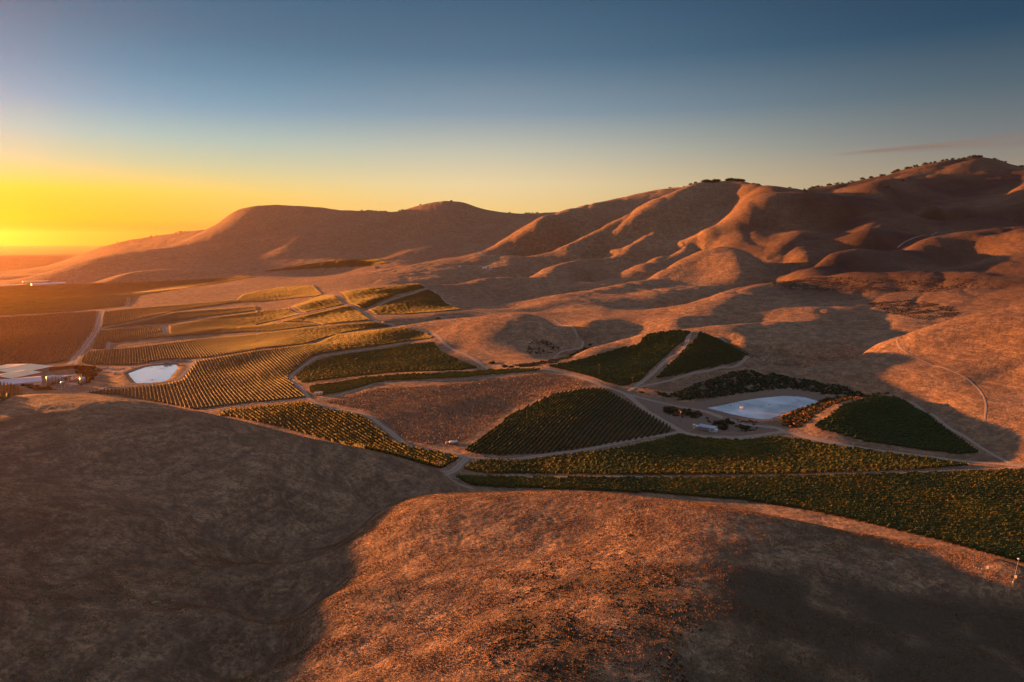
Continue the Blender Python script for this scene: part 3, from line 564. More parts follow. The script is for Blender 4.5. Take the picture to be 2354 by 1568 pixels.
road(z4((1190,1130),(1250,1080),(1400,1020),(1550,985)), 3, label='pale track on the dark hills')
road(z6((290,75),(350,85),(440,130)), 5, label='short track between the far bands'); road(z6((120,205),(160,215),(260,213),(540,220),(580,240)), 5, label='curved track to the parked pickup')
road(z5((1500,235),(1520,300)), 12, label='gap between the banded fields'); road(z5((1000,390),(985,455)), 9, label='small gap in the banded field')
# ------------------------------------------------------------------ vineyards
VP = (295.0, 552.0)
def field_dir(name):
    d = FIELDS[name][1]
    if d is None:
        a = ray(*VP)[0] if name not in ('knoll_c','knoll_b','knoll_a') else ray(100, 552)[0]
        return np.array([math.sin(a), math.cos(a)])
    w = W(list(d))[:, :2]; v = w[1]-w[0]; return v/np.linalg.norm(v)
def clip_rows(P, d, sp):
    n = np.array([-d[1], d[0]]); s = P@n; rows = []
    for c in np.arange(s.min()+sp*.5, s.max(), sp):
        xs = []
        for i in range(len(P)):
            a, b = s[i]-c, s[(i+1) % len(P)]-c
            if (a > 0) != (b > 0):
                t = a/(a-b); q = P[i]+t*(P[(i+1) % len(P)]-P[i]); xs.append(q@d)
        xs.sort()
        for k in range(0, len(xs)-1, 2):
            if xs[k+1]-xs[k] > 5: rows.append((n*c+d*xs[k], n*c+d*xs[k+1]))
    return rows
GREEN = np.array([.060,.090,.030]); YEL = np.array([.29,.205,.03]); ORA = np.array([.26,.12,.03]); BROWN = np.array([.17,.085,.045])
def tints(x, y, yel, n_r):
    """autumn colour of a leaf clump: patches over the block plus clump to clump change"""
    p = yel+.55*fbm(x/38, y/38, 3)+n_r*.18
    p = np.clip(p, 0, 1)[:, None]; q = np.clip(.25+.8*fbm(x/25+50, y/25, 2)+n_r*.2, 0, 1)[:, None]*.6
    c = GREEN*(1-p)+(YEL*(1-q)+ORA*q)*p
    if yel < -.5: c = BROWN*(1+.3*n_r)[:, None].clip(.4, 1.6)
    return np.c_[c, np.ones(len(c))]
def row_mesh(a, b, step, yel, h=1.7, w=.9, leaves=0):
    L = np.hypot(*(b-a)); n = max(2, int(L/step)+1); t = np.linspace(0, 1, n); d = (b-a)/L; nn = np.array([-d[1], d[0]])
    cx = a[0]+(b-a)[0]*t; cy = a[1]+(b-a)[1]*t; gz = ground(cx, cy)
    hh = h*(1+.22*rng.standard_normal(n).clip(-2, 2)*(1 if step < 3 else .5)); wi = w*(1+.25*rng.standard_normal(n).clip(-2, 2)); off = rng.standard_normal(n)*.1
    prof = [(-.5, .15), (-.42, .75), (0.0, 1.0), (.42, .75), (.5, .15)] if step < 3 else [(-.5, .0), (-.25, .95), (.25, .95), (.5, .0)]
    K = len(prof); V = np.empty((n, K, 3))
    for k, (px_, pz_) in enumerate(prof):
        V[:, k, 0] = cx+nn[0]*(px_*wi+off); V[:, k, 1] = cy+nn[1]*(px_*wi+off); V[:, k, 2] = gz+pz_*hh*(1 if pz_ else 1)-(.1 if not pz_ else 0)
    idx = np.arange(n*K).reshape(n, K)
    f = np.stack([idx[:-1, :-1], idx[1:, :-1], idx[1:, 1:], idx[:-1, 1:]], -1).reshape(-1, 4)
    V = V.reshape(-1, 3); col = tints(V[:, 0], V[:, 1], yel, np.repeat(rng.standard_normal(n)*.7, K)); col[:, :3] *= .75
    F = [f]
    if leaves:
        m = int(L*leaves); tt = rng.uniform(0, 1, m); ang = rng.uniform(0, np.pi, m); rad = rng.uniform(.75, 1.2, m)
        x = a[0]+(b-a)[0]*tt+nn[0]*np.cos(ang)*rad*w*.55; y = a[1]+(b-a)[1]*tt+nn[1]*np.cos(ang)*rad*w*.55
        z = ground(x, y)+.45+np.sin(ang)*rad*(h-.45); s = rng.uniform(.16, .36, m)
        u = rng.standard_normal((m, 3)); u /= np.linalg.norm(u, axis=1)[:, None]; v = rng.standard_normal((m, 3)); v -= (u*v).sum(1)[:, None]*u; v /= np.linalg.norm(v, axis=1)[:, None]
        c = np.stack([x, y, z], -1); q = np.stack([c-u*s[:, None], c-v*s[:, None]*.8, c+u*s[:, None], c+v*s[:, None]*.8], 1)
        i0 = len(V); V = np.r_[V, q.reshape(-1, 3)]; F.append((np.arange(m*4)+i0).reshape(m, 4))
        cc = tints(x, y, yel, rng.standard_normal(m)); col = np.r_[col, np.repeat(cc, 4, axis=0)]
    return V, np.concatenate(F), col
NEARF = {'near_right': ('row of yellow green vines in the large nearest block at the right edge', 'vine rows of the nearest right block', 1.0, 14),
 'mid_right': ('row of vines in the long yellow green block below the pond road', 'vine rows below the pond road', 1.1, 11),
 'lens': ('row of dark green vines in the lens shaped block left of the pond', 'vine rows of the dark lens shaped block', 1.1, 6),
 'left_front': ('row of vines in the curved block behind the left near hill', 'vine rows behind the left near hill', 1.1, 6),
 'right_lens': ('row of very dark green vines in the block right of the pond', 'vine rows right of the pond', 1.1, 6),
 'hill_right': ('row of green vines on the hill right of the diagonal road', 'vine rows right of the diagonal road', 1.4, 5),
 'hill_left': ('row of green vines on the hill left of the diagonal road', 'vine rows left of the diagonal road', 1.4, 5)}
n_rows = 0; rest_V, rest_F, rest_C, rest_n = [], [], [], 0
def add_rest(V, F, col):
    global rest_n
    rest_V.append(V); rest_F.append(F+rest_n); rest_C.append(col); rest_n += len(V)
for name, (lab, grp, step, lv) in NEARF.items():
    rows = clip_rows(FW[name], field_dir(name), FIELDS[name][2])
    for a, b in rows:
        V, F, col = row_mesh(a, b, step, FIELDS[name][3], leaves=lv)
        if n_rows < 300 and np.hypot(*(b-a)) > 12:
            o = mesh_np('vine_row', V, F, MV, attrs={'tint': col}); tag(o, lab, 'vine row', grp); n_rows += 1
        else: add_rest(V, F, col)
    print(name, len(rows))
for name in FIELDS:
    if name in NEARF: continue
    rows = clip_rows(FW[name], field_dir(name), FIELDS[name][2]); P = FW[name]; dd = np.hypot(*P.mean(0))
    step = 3.5 if dd < 1000 else 8.0; tot = 0
    if name in ('strip', 'centre', 'corner_left'): step = 1.6
    for a, b in rows:
        V, F, col = row_mesh(a, b, step, FIELDS[name][3], h=1.7, w=1.0, leaves=3 if step < 3 else 0); add_rest(V, F, col); tot += len(V)
    print(name, len(rows), tot, int(dd))
tag(mesh_np('vines', np.concatenate(rest_V), np.concatenate(rest_F), MV, attrs={'tint': np.concatenate(rest_C)}), 'yellow and green vine rows covering the farther vineyard blocks', 'vines', kind='stuff')
def young_vines():
    d = W([(900,965),(1180,905)])[:, :2]; d = d[1]-d[0]; d /= np.linalg.norm(d); Vs, Fs, Cs, n = [], [], [], 0
    for a, b in clip_rows(FW_young, d, 2.5):
        L = np.hypot(*(b-a)); m = int(L/1.1); t = (np.arange(m)+rng.uniform(-.2, .2, m))*1.1/L; c = a+(b-a)*t[:, None]; c = c[rng.uniform(size=m) < .82]; m = len(c)
        if not m: continue
        g = ground(c[:, 0], c[:, 1]); h = rng.uniform(.6, 1.4, m); w = rng.uniform(.15, .42, m); an = rng.uniform(0, 3, m)
        ux, uy = np.cos(an)*w, np.sin(an)*w
        q = np.stack([np.stack([c[:, 0]-ux, c[:, 1]-uy, g], -1), np.stack([c[:, 0]+ux, c[:, 1]+uy, g], -1), np.stack([c[:, 0]+uy*.8, c[:, 1]-ux*.8, g+h], -1), np.stack([c[:, 0]-uy, c[:, 1]+ux, g+h*.9], -1)], 1)
        k = rng.uniform(size=(m, 1)); col = np.array([.42,.28,.18])*k+np.array([.11,.075,.04])*(1-k); col = np.repeat(np.c_[col, np.ones(m)], 4, 0)
        f = np.array([[0,1,2],[0,2,3],[1,3,2],[0,3,1]])[None]+(np.arange(m)*4)[:, None, None]+n
        Vs.append(q.reshape(-1, 3)); Fs.append(f.reshape(-1, 3)); Cs.append(col); n += 4*m
    tag(mesh_np('young_vines', np.concatenate(Vs), np.concatenate(Fs), MV, attrs={'tint': np.concatenate(Cs)}), 'thin young vines with stakes on the bare brown block', 'young vines', kind='stuff')
young_vines()
# ------------------------------------------------------------------ scrub
def clumps(x, y, size, cols, squash=.75, per=14):
    """leafy shrub clumps: many small quads on a dome; returns V, F, tint"""
    n = len(x); g = ground(x, y); m = n*per; ci = np.repeat(np.arange(n), per)
    u = rng.standard_normal((m, 3)); u /= np.linalg.norm(u, axis=1)[:, None]; u[:, 2] = np.abs(u[:, 2])
    r = rng.uniform(.55, 1.05, m)*size[ci]; c = np.stack([x[ci], y[ci], g[ci]], -1)+u*r[:, None]*np.array([1, 1, squash])
    a = rng.standard_normal((m, 3)); a /= np.linalg.norm(a, axis=1)[:, None]; b = np.cross(a, u); b /= np.linalg.norm(b, axis=1)[:, None]+1e-6
    s = (size[ci]*rng.uniform(.28, .5, m))[:, None]
    q = np.stack([c-a*s, c-b*s, c+a*s, c+b*s], 1)
    col = cols[ci]*rng.uniform(.6, 1.4, (m, 1)); return q.reshape(-1, 3), np.arange(m*4).reshape(m, 4), np.repeat(np.c_[col, np.ones(m)], 4, 0)
def scatter(P, dens):
    lo, hi = P.min(0), P.max(0); n = int((hi-lo).prod()*dens); p = rng.uniform(lo, hi, (min(n, 60000), 2)); return p[inside(p[:, 0], p[:, 1], P)]
sV, sF, sC, sn = [], [], [], 0
for (pix, cov, colr, size), P in zip(SCRUB, SW):
    p = scatter(P, cov*.85/size**2)
    keep = fbm(p[:, 0]/18, p[:, 1]/18, 3) > ((.5-cov)*.8-.12 if cov > .3 else -.1)-(.15*rng.standard_normal(len(p))); p = p[keep]
    if not len(p): continue
    cc = np.array(colr)*(1+.35*fbm(p[:, 0]/12+9, p[:, 1]/12, 2))[:, None]
    if size == 1.3: k = (rng.uniform(size=len(p)) < .35)[:, None]; cc = np.where(k, np.array([.22,.09,.025]), np.array([.05,.06,.025]))*(1+.3*fbm(p[:, 0]/9, p[:, 1]/9, 2))[:, None]
    V, F, c = clumps(p[:, 0], p[:, 1], size*rng.uniform(.5, 1.25, len(p)), cc); sV.append(V); sF.append(F+sn); sC.append(c); sn += len(V)
tag(mesh_np('scrub', np.concatenate(sV), np.concatenate(sF), MV, attrs={'tint': np.concatenate(sC)}), 'dark low scrub round the pond and in the gullies', 'scrub', kind='stuff')
# ------------------------------------------------------------------ dry grass tufts on the near hills
def tufts(n, h0, h1, cols, name, label, mask=None):
    a = rng.uniform(R(-39), R(39), n); r = np.sqrt(rng.uniform(88**2, 360**2, n)); r = np.where(rng.uniform(size=n) < .45, rng.uniform(90, 240, n), r)
    x, y = r*np.sin(a), r*np.cos(a); g = ground(x, y); k = (g > 12)&((r < 345)|(g > 25)); 
    dens = fbm(x/7, y/7, 3)+.5*fbm(x/30, y/30, 2); k &= dens > -.7+rng.uniform(-.5, .5, n)
    if mask is not None: k &= mask(x, y)
    x, y, g, dens = x[k], y[k], g[k], dens[k]; m = len(x); h = rng.uniform(h0, h1, m)*(.8+.5*np.clip(dens, -.5, .8)); w = h*rng.uniform(.5, 1.2, m); an = rng.uniform(0, np.pi, m)
    ux, uy = np.cos(an)*w, np.sin(an)*w; lx, ly = rng.normal(0, .25, m)*h, rng.normal(0, .25, m)*h
    q = np.stack([np.stack([x-ux, y-uy, g-.03], -1), np.stack([x+ux, y+uy, g-.03], -1), np.stack([x+ux*.5+lx, y+uy*.5+ly, g+h], -1), np.stack([x-ux*.7+lx, y-uy*.7+ly, g+h*.8], -1)], 1)
    t = rng.uniform(size=(m, 1)); c = np.array(cols[0])*t+np.array(cols[1])*(1-t)
    f = np.arange(m*4).reshape(m, 4)
    tag(mesh_np(name, q.reshape(-1, 3), f, MV, attrs={'tint': np.repeat(np.c_[c, np.ones(m)], 4, 0)}), label, 'grass', kind='stuff')
tufts(1000000, .06, .16, [(.33,.19,.092), (.23,.13,.066)], 'dry_grass', 'dry golden grass covering the near hills')
WEED = world_poly([(1180,1330),(1320,1270),(1420,1250),(1560,1330),(1620,1450),(1560,1640),(1100,1640),(1130,1450)])
tufts(150000, .15, .40, [(.065,.052,.030), (.11,.065,.035)], 'weeds', 'dark weeds on the brow of the near dome', lambda x, y: inside(x, y, WEED)&(fbm(x/6+3, y/6, 3)+.25*rng.standard_normal(len(x)) > .05))
# ------------------------------------------------------------------ small solid helpers
class MB:
    def __init__(s): s.V = []; s.F = []
    def add(s, V, F): n = len(s.V); s.V += [tuple(v) for v in V]; s.F += [tuple(i+n for i in f) for f in F]
    def box(s, c, d, rz=0, top=1.0):
        x, y, z = c; a, b, h = d; R_ = Matrix.Rotation(rz, 3, 'Z'); V = []
        for k, (sz, t) in enumerate(((0, 1), (h, top))):
            for sx, sy in ((-1,-1),(1,-1),(1,1),(-1,1)):
                v = R_@Vector((sx*a/2*t, sy*b/2*t, 0)); V.append((x+v.x, y+v.y, z+sz))
        s.add(V, [(3,2,1,0),(4,5,6,7),(0,1,5,4),(1,2,6,5),(2,3,7,6),(3,0,4,7)]); return s
    def cyl(s, p, q, r, r2=None, n=12):
        p, q = Vector(p), Vector(q); r2 = r if r2 is None else r2; d = (q-p).normalized(); u = d.orthogonal().normalized(); w = d.cross(u); V = []
        for c, rr in ((p, r), (q, r2)):
            for k in range(n): a = 2*math.pi*k/n; V.append(c+u*rr*math.cos(a)+w*rr*math.sin(a))
        s.add(V, [tuple(range(n-1, -1, -1)), tuple(range(n, 2*n))]+[(k, (k+1) % n, n+(k+1) % n, n+k) for k in range(n)]); return s
    def lathe(s, prof, n=16, axis=None, o=(0,0,0)):
        V = []; F = []
        for r, z in prof:
            for k in range(n): a = 2*math.pi*k/n; V.append((o[0]+r*math.cos(a), o[1]+r*math.sin(a), o[2]+z))
        for i in range(len(prof)-1):
            for k in range(n): F.append((i*n+k, i*n+(k+1) % n, (i+1)*n+(k+1) % n, (i+1)*n+k))
        F += [tuple(range(n-1, -1, -1)), tuple((len(prof)-1)*n+k for k in range(n))]; s.add(V, F); return s
    def prism(s, outline, y0, y1):
        n = len(outline); V = [(x, y0, z) for x, z in outline]+[(x, y1, z) for x, z in outline]
        s.add(V, [tuple(range(n)), tuple(range(2*n-1, n-1, -1))]+[(k, n+k, n+(k+1) % n, (k+1) % n) for k in range(n)]); return s
    def build(s, name, mat, parent=None, smooth_=False):
        me = bpy.data.meshes.new(name); me.from_pydata(s.V, [], s.F); me.materials.append(mat); me.update()
        if smooth_: me.polygons.foreach_set('use_smooth', [True]*len(me.polygons))
        o = bpy.data.objects.new(name, me); C.collection.objects.link(o)
        if parent: o.parent = parent
        return o
def thing(name, label, cat, u=None, v=None, rz=0, group=None, loc=None, sc=1.0):
    o = bpy.data.objects.new(name, None); C.collection.objects.link(o); o.empty_display_size = .5
    if loc is None:
        w = W([(u, v)])[0]; loc = (w[0], w[1], float(ground(w[0], w[1])))
    o.location = loc; o.rotation_euler = (0, 0, rz); o.scale = (sc,)*3
    return tag(o, label, cat, group)
def copy_tree(o, loc, rz, label, group=None, sc=None):
    r = o.copy(); C.collection.objects.link(r); r.location = loc; r.rotation_euler = (0, 0, rz); r['label'] = label
    if sc: r.scale = sc
    if group: r['group'] = group
    for c in [x for x in bpy.data.objects if x.parent == o]:
        d = c.copy(); C.collection.objects.link(d); d.parent = r
        for e in [x for x in bpy.data.objects if x.parent == c]:
            g = e.copy(); C.collection.objects.link(g); g.parent = d
    return r
def gp(u, v):
    w = W([(u, v)])[0]; return (w[0], w[1], float(ground(w[0], w[1])))
# ------------------------------------------------------------------ trees: tapered trunk with limbs and a crown of many leaf quads
def make_tree(name, label, cat, seed, h=8.0, wide=1.0, leafn=900, mat=M_leaf, group=None, low=False):
    r_ = np.random.default_rng(seed); t = thing(name, label, cat, loc=(0,0,0), group=group)
    m = MB(); m.cyl((0,0,-.5), (.1*h*.1,0,h*.35), .045*h, .03*h, 8)
    lobes = []
    for k in range(7 if not low else 5):
        a = 2*math.pi*k/6+r_.uniform(-.5, .5); rr = h*wide*r_.uniform(.18, .42)*(0 if k == 6 else 1); zz = h*(r_.uniform(.14, .44) if k != 6 else .52)
        if low: zz *= .6
        lobes.append((rr*math.cos(a), rr*math.sin(a), zz, h*r_.uniform(.20, .32))); m.cyl((0,0,h*(.3 if not low else .02)), (rr*math.cos(a), rr*math.sin(a), zz), .022*h, .008*h, 6)
    m.build('trunk', M_bark, t)
    lb = np.array(lobes); i = r_.integers(0, len(lb), leafn); u = r_.standard_normal((leafn, 3)); u /= np.linalg.norm(u, axis=1)[:, None]
    c = lb[i, :3]+u*lb[i, 3][:, None]*r_.uniform(.35, 1.08, (leafn, 1))*np.array([1.15, 1.15, .8]); s = h*r_.uniform(.03, .065, leafn)[:, None]
    c[:, 2] = np.maximum(c[:, 2], .12 if low else h*.03)
    a = r_.standard_normal((leafn, 3)); a /= np.linalg.norm(a, axis=1)[:, None]; b = np.cross(a, u); b /= np.linalg.norm(b, axis=1)[:, None]+1e-6
    q = np.stack([c-a*s, c-b*s, c+a*s, c+b*s], 1)
    mesh_np('crown', q.reshape(-1, 3), np.arange(leafn*4).reshape(leafn, 4), mat, t); return t
def crest_point(u, v, D):
    """point on the skyline near pixel (u, v): highest terrain direction along the azimuth within a distance window"""
    a, e = ray(u, v); i = int(np.searchsorted(AZ, a)); rr = np.exp(RL); m = (rr > D*.8)&(rr < D*1.22); ee = np.where(m, (Z[i]-CAMZ)/rr, -9); k = int(np.argmax(ee)); r = rr[k]
    return (r*math.sin(a), r*math.cos(a), float(Z[i, k]))
oaks = [make_tree('oak_tree', 'dark round oak', 'tree', 40+k, 8.0, w, 700) for k, w in enumerate((1.0, 1.25, .85, 1.5))]
first = set(); tn = 0
def place_tree(protos, loc, label, group, sc):
    global tn
    if 'ridge' in label or 'crest' in label or 'peak' in label:
        if rng.uniform() < .28: return
        sc = sc*rng.uniform(.55, 1.4)
    if 'clump' in label: sc = sc*rng.uniform(1.0, 1.6)
    k = int(rng.integers(0, len(protos))); p = protos[k]; loc = (loc[0], loc[1], loc[2]-1.3*sc); sc = sc*1.2; s3 = (sc*rng.uniform(.9, 1.15), sc*rng.uniform(.9, 1.15), sc)
    if p.name not in first:
        first.add(p.name); p.location = loc; p.rotation_euler = (0, 0, rng.uniform(0, 6)); p.scale = s3; p['label'] = label; p['group'] = group
    else: copy_tree(p, loc, rng.uniform(0, 6), label, group, s3)
    tn += 1
G1 = 'oaks on the rounded top of the main central hill'
for q in z3((1450,345),(1580,345),(1632,335),(1645,332),(1680,325),(1690,328)):
    place_tree(oaks, crest_point(*q, 2400), 'small dark oak on the left shoulder below the main hilltop', 'oaks left of the main hilltop', .8)
for q in z3((1760,300),(1775,288),(1790,285),(1805,285),(1820,280),(1845,268),(1858,262),(1868,262),(1880,268),(1895,272)):
    place_tree(oaks, crest_point(*q, 2350), 'tall dark oak in the dense clump on the left of the main hilltop', 'left clump on the main hilltop', 1.25)
for q in z3((1975,268),(1990,265),(2010,266),(2025,268),(2050,268),(2065,268),(2080,270),(2095,275),(2110,283),(2125,292)):
    place_tree(oaks, crest_point(*q, 2350), 'dark oak in the clump on the right of the main hilltop', 'right clump on the main hilltop', 1.05)
for q in z3((2210,338),(2225,340),(2248,343),(2268,344)):
    place_tree(oaks, crest_point(*q, 2250), 'small dark oak in the saddle right of the main hilltop', 'oaks in the saddle', .7)
for q in z4((165,570),(200,572),(240,575),(280,574)):
    place_tree(oaks, crest_point(*q, 2750), 'small oak at the left foot of the far right ridge', 'oaks at the foot of the right ridge', .9)
for q in z4((335,572),(375,562),(390,560),(410,556),(430,554),(450,556),(465,556),(495,554),(565,545),(580,540),(595,540),(635,538),(680,526),(740,515),(772,508),(800,513),(865,508),(945,500)):
    place_tree(oaks, crest_point(*q, 2800), 'dark oak in the row along the lower crest of the right ridge', 'oaks along the lower right ridge', 1.15)
for q in z4((1025,464),(1040,462),(1065,470),(1145,442),(1170,432),(1190,428),(1275,398),(1290,395),(1310,393),(1345,384),(1362,382),(1380,382),(1420,386),(1440,384),(1460,381),(1490,378),(1505,374),(1530,366),(1550,362)):
    place_tree(oaks, crest_point(*q, 2880), 'dark oak on the rising crest of the right ridge', 'oaks on the rising right crest', 1.25)
for q in z4((1605,338),(1620,332),(1640,326),(1695,308),(1755,295),(1770,292),(1795,286),(1805,286),(1820,286),(1850,288),(1865,286),(1880,288),(1900,290),(1930,296),(1950,299)):
    place_tree(oaks, crest_point(*q, 2900), 'dark oak on the top of the highest right peak', 'oaks on the highest peak', 1.3)
for q in z4((2075,310),(2095,312),(2120,318),(2145,325),(2180,335),(2295,372),(2315,372),(2335,376)):
    place_tree(oaks, crest_point(*q, 2900), 'small dark oak on the right slope of the highest peak', 'oaks right of the highest peak', .95)
for q in z2((970,318),(1025,313),(1035,315),(1050,320),(1070,322),(1095,326),(1110,327),(1135,329),(1150,329),(1165,328),(1180,331),(1195,334),(1315,329),(1335,324),(1350,322),(1510,294)):
    place_tree(oaks, crest_point(*q, 3700), 'small dark oak on the far left skyline between the two broad hills', 'oaks between the far left hills', 1.05)
for q in z2((2330,347),)+z3((130,573),(150,571),(165,571),(190,571),(225,568),(238,567)):
    place_tree(oaks, crest_point(*q, 3600), 'small oak on the far saddle at the centre of the skyline', 'oaks on the far saddle', 1.0)
for q in z1((1080,400),(1130,390),(1160,392),(1190,390),(1390,360),(1440,350),(1620,325),(1660,320),(1700,318),(1730,320)):
    place_tree(oaks, crest_point(*q, 6000), 'tiny hazy tree on the distant ridge at the left', 'trees on the distant left ridge', 1.5)
for q, s_ in zip(z4((1090,575),(1240,512),(345,612),(1075,572)), (.9, 1.0, .9, .8)):
    place_tree(oaks, gp(*q), 'lone dark oak on the shaded face of the right ridge', 'oaks on the shaded right face', s_)
M_shrub = plain_mat('dark_shrub_leaves', (.040,.055,.028), .85, 0, .45, .6)
SH = [((1474,903),'low dark bush beside the fork of the roads',3.0),((1536,947),'dark bushy shrub left of the utility pole by the pond',5.5),((1582,952),'dark shrub right of the utility pole by the pond',4.6),((1600,953),'dark round shrub at the right end of the clump behind the shed',5.0),
      ((1669,974),'tall dark tree right of the shed',7.5),((1664,986),'dark shrub at the foot of the tall tree',5.0),((1708,984),'broad round dark bush right of the tall tree',6.0),((1646,974),'low bush directly behind the shed roof',3.6),((1131,836),'round dark tree beside the road end at the mound',5.5),
      ((1160,844),'dark low bush right of the round tree at the mound',4.5),((1174,845),'small dark bush at the stream under the mound',4.0),((1007,733),'lone dark bush behind the round mound',5.0),((1892,905),'dark bush at the right end of the pond',4.0),((1245,832),'green bush beside the mound track',3.0),
      ((1749,930),'low bush',2.0)][:-1]
for (uv, lab, h) in SH:
    t = make_tree('shrub', lab, 'bush', int(uv[0]), h, 1.25, 1400, M_shrub, low=True); t.location = gp(*uv)
t = make_tree('hillside_bush', 'small dark bush on the brow of the lit near dome', 'bush', 5, 1.0, 1.2, 500, M_shrub, low=True); t.location = gp(1449, 1232)
for q in z6((1560,810),(1700,905),(2090,880),(1320,600)): pass
M_orbush = plain_mat('rust_leaves', (.12,.05,.015), .9, 0, .4, .5)
for k, q in enumerate(zb((1450,330),(1560,340),(1640,400),(1700,470),(1690,560),(1620,620),(1860,410),(200,590),(420,620),(560,650),(900,720),(700,700))):
    t = make_tree('yard_tree', ['rust brown tree beside the winery yard','small bush on the slope above the near vine corner'][k > 6], 'tree', 90+k, 5.0 if k < 7 else 3.6, 1.2, 700, M_orbush, ['rust brown trees between the yard and the white pond','bushes below the long white wall'][k > 6]); t.location = gp(*q)
# ------------------------------------------------------------------ winery yard at the far left
def m_px(u, v, n=1.0):
    w = gp(u, v); return n*math.hypot(w[0], w[1], w[2]-CAMZ)/F_PX
def azi(u, v): return -ray(u, v)[0]
def two(u1, v1, u2, v2):
    a, b = gp(u1, v1), gp(u2, v2); return np.array(a), np.array(b)
def shed(name, label, corners, h, roofmat, wallmat, cat='building', rise=1.6, nbay=0, wallname='wall'):
    """long low building standing on four traced ground corners (front-left, front-right, back-right, back-left), gable along the long side"""
    P = [np.array(gp(*c)) for c in corners]; o = sum(P)/4; zb_ = min(p[2] for p in P)-.3; t = thing(name, label, cat, loc=(o[0], o[1], zb_))
    q = [(p-o)[:2] for p in P]; ex = (q[1]-q[0]+q[2]-q[3])/2; ey = (q[3]-q[0]+q[2]-q[1])/2; L, D = np.linalg.norm(ex), np.linalg.norm(ey); ang = math.atan2(ex[1], ex[0]); t.rotation_euler = (0, 0, ang)
    L_, D_ = L/2, D/2; w = MB(); w.add([(-L_,-D_,0),(L_,-D_,0),(L_,D_,0),(-L_,D_,0),(-L_,-D_,h),(L_,-D_,h),(L_,D_,h),(-L_,D_,h),(-L_,0,h+rise),(L_,0,h+rise)], [(0,1,5,4),(2,3,7,6),(1,2,6,9,5),(3,0,4,8,7)]); w.build(wallname, wallmat, t)
    r = MB(); e = .6
    for s in (-1, 1):
        r.add([(-L_-e, s*(D_+e), h+.08-rise*e/D_), (L_+e, s*(D_+e), h+.08-rise*e/D_), (L_+e, s*.05, h+rise+.1), (-L_-e, s*.05, h+rise+.1), (-L_-e, s*(D_+e), h-.15-rise*e/D_), (L_+e, s*(D_+e), h-.15-rise*e/D_), (L_+e, s*.05, h+rise-.13), (-L_-e, s*.05, h+rise-.13)], [(0,1,2,3),(7,6,5,4),(0,4,5,1),(1,5,6,2),(2,6,7,3),(3,7,4,0)])
    r.build('roof', roofmat, t); s = MB(); s.box((0, 0, h+rise+.06), (L+1.2, .5, .22)); s.build('ridge_cap', M_grey, t)
    for k in range(3):
        d = MB(); d.box((-L_*.6+k*L_*.6, -D_-.06, .1), (3.6, .1, 3.6)); d.build('door', M_grey, t)
    return t
shed('winery_barn', 'large cream roofed barn farthest back at the left edge', ((-25,868),(66,854),(74,842),(4,848)), 5.0, M_cream, M_grey)
shed('winery_barn', 'narrower cream roofed barn in front of the large one', ((-10,874),(62,866),(70,858),(2,864)), 4.6, M_cream, M_grey)
shed('winery_hall', 'long low white building nearest the vine corner', ((-30,884),(84,884),(104,874),(-20,875)), 5.0, plain_mat('light_roof', (.52,.52,.54), .5, .2, .12, .1), M_white)
for k, (u, v, h, r, lab) in enumerate(((115,886,10,2.7,'tall steel wine tank nearest the white hall'),(122,884,9.5,2.7,'second tall steel wine tank from the white hall'),(129,883,9,2.6,'third tall steel wine tank from the white hall'),(136,881,8,2.3,'shortest steel wine tank at the end of the row'),(191,882,7,2.8,'pale round tank at the right side of the yard'))):
    t = thing('wine_tank', lab, 'tank', u, v); m = MB(); m.lathe([(r,0),(r,h*.9),(r*.75,h*.96),(r*.2,h)], 20); m.build('tank_shell', M_steel, t, True)
    m = MB(); m.cyl((r+.15,0,0), (r+.15,0,h*.95), .07, n=6); m.cyl((r+.15,.45,0), (r+.15,.45,h*.95), .07, n=6)
    for q in range(12): m.cyl((r+.15,0,.5+q*h*.07), (r+.15,.45,.5+q*h*.07), .04, n=5)
    m.build('ladder', M_dark, t)
t = thing('pump_house', 'small light blue grey roofed shed between tanks and machinery', 'building', 151, 873, azi(151,873)); m = MB(); m.box((0,0,-.5), (9,7,4.5)); m.build('wall', M_grey, t); m = MB(); m.box((0,0,4.0), (10,8,.3)); m.build('roof', M_panel, t); m = MB(); m.box((0,-3.55,0), (2.2,.1,2.6)); m.build('door', M_dark, t)
t = thing('hopper_tower', 'small pale hopper tower in front of the yard', 'machine', 145, 893, azi(145,893)); m = MB()
for sx in (-1.2, 1.2):
    for sy in (-1.2, 1.2): m.cyl((sx,sy,-.4), (sx,sy,4), .12, n=6)
m.build('frame', M_steel, t); m = MB(); m.lathe([(.3,2.6),(1.7,4.4),(1.7,6.8),(.4,7.6)], 14); m.build('hopper', M_steel, t, True); m = MB(); m.cyl((0,0,7.5), (0,0,9.6), .15, n=8); m.build('pipe', M_steel, t)
t = thing('grape_press', 'open frame processing plant with gantry beside the round tank', 'machine', 173, 876, azi(173,876)); m = MB()
for sx in (-6,-2,2,6):
    for sy in (-3,3): m.cyl((sx,sy,-.4), (sx,sy,6), .15, n=6)
for sx in (-6,-2,2,6): m.box((sx,0,5.9), (.25,6.3,.25))
for sy in (-3,3): m.box((0,sy,6.15), (12.5,.25,.25))
m.build('frame', M_steel, t); m = MB(); m.box((-2,0,6.4), (8,6,.25)); m.build('canopy', M_grey, t); m = MB(); m.cyl((-4,0,1.6), (3,0,1.6), 1.3, n=16); m.build('drum', M_steel, t, True)
t = thing('ring_pit', 'round pale concrete basin in the yard', 'basin', 173, 887); m = MB(); m.lathe([(4.5,-.3),(4.6,.8),(4.1,.8),(4.0,-.2)], 28); m.build('rim', M_steel, t)
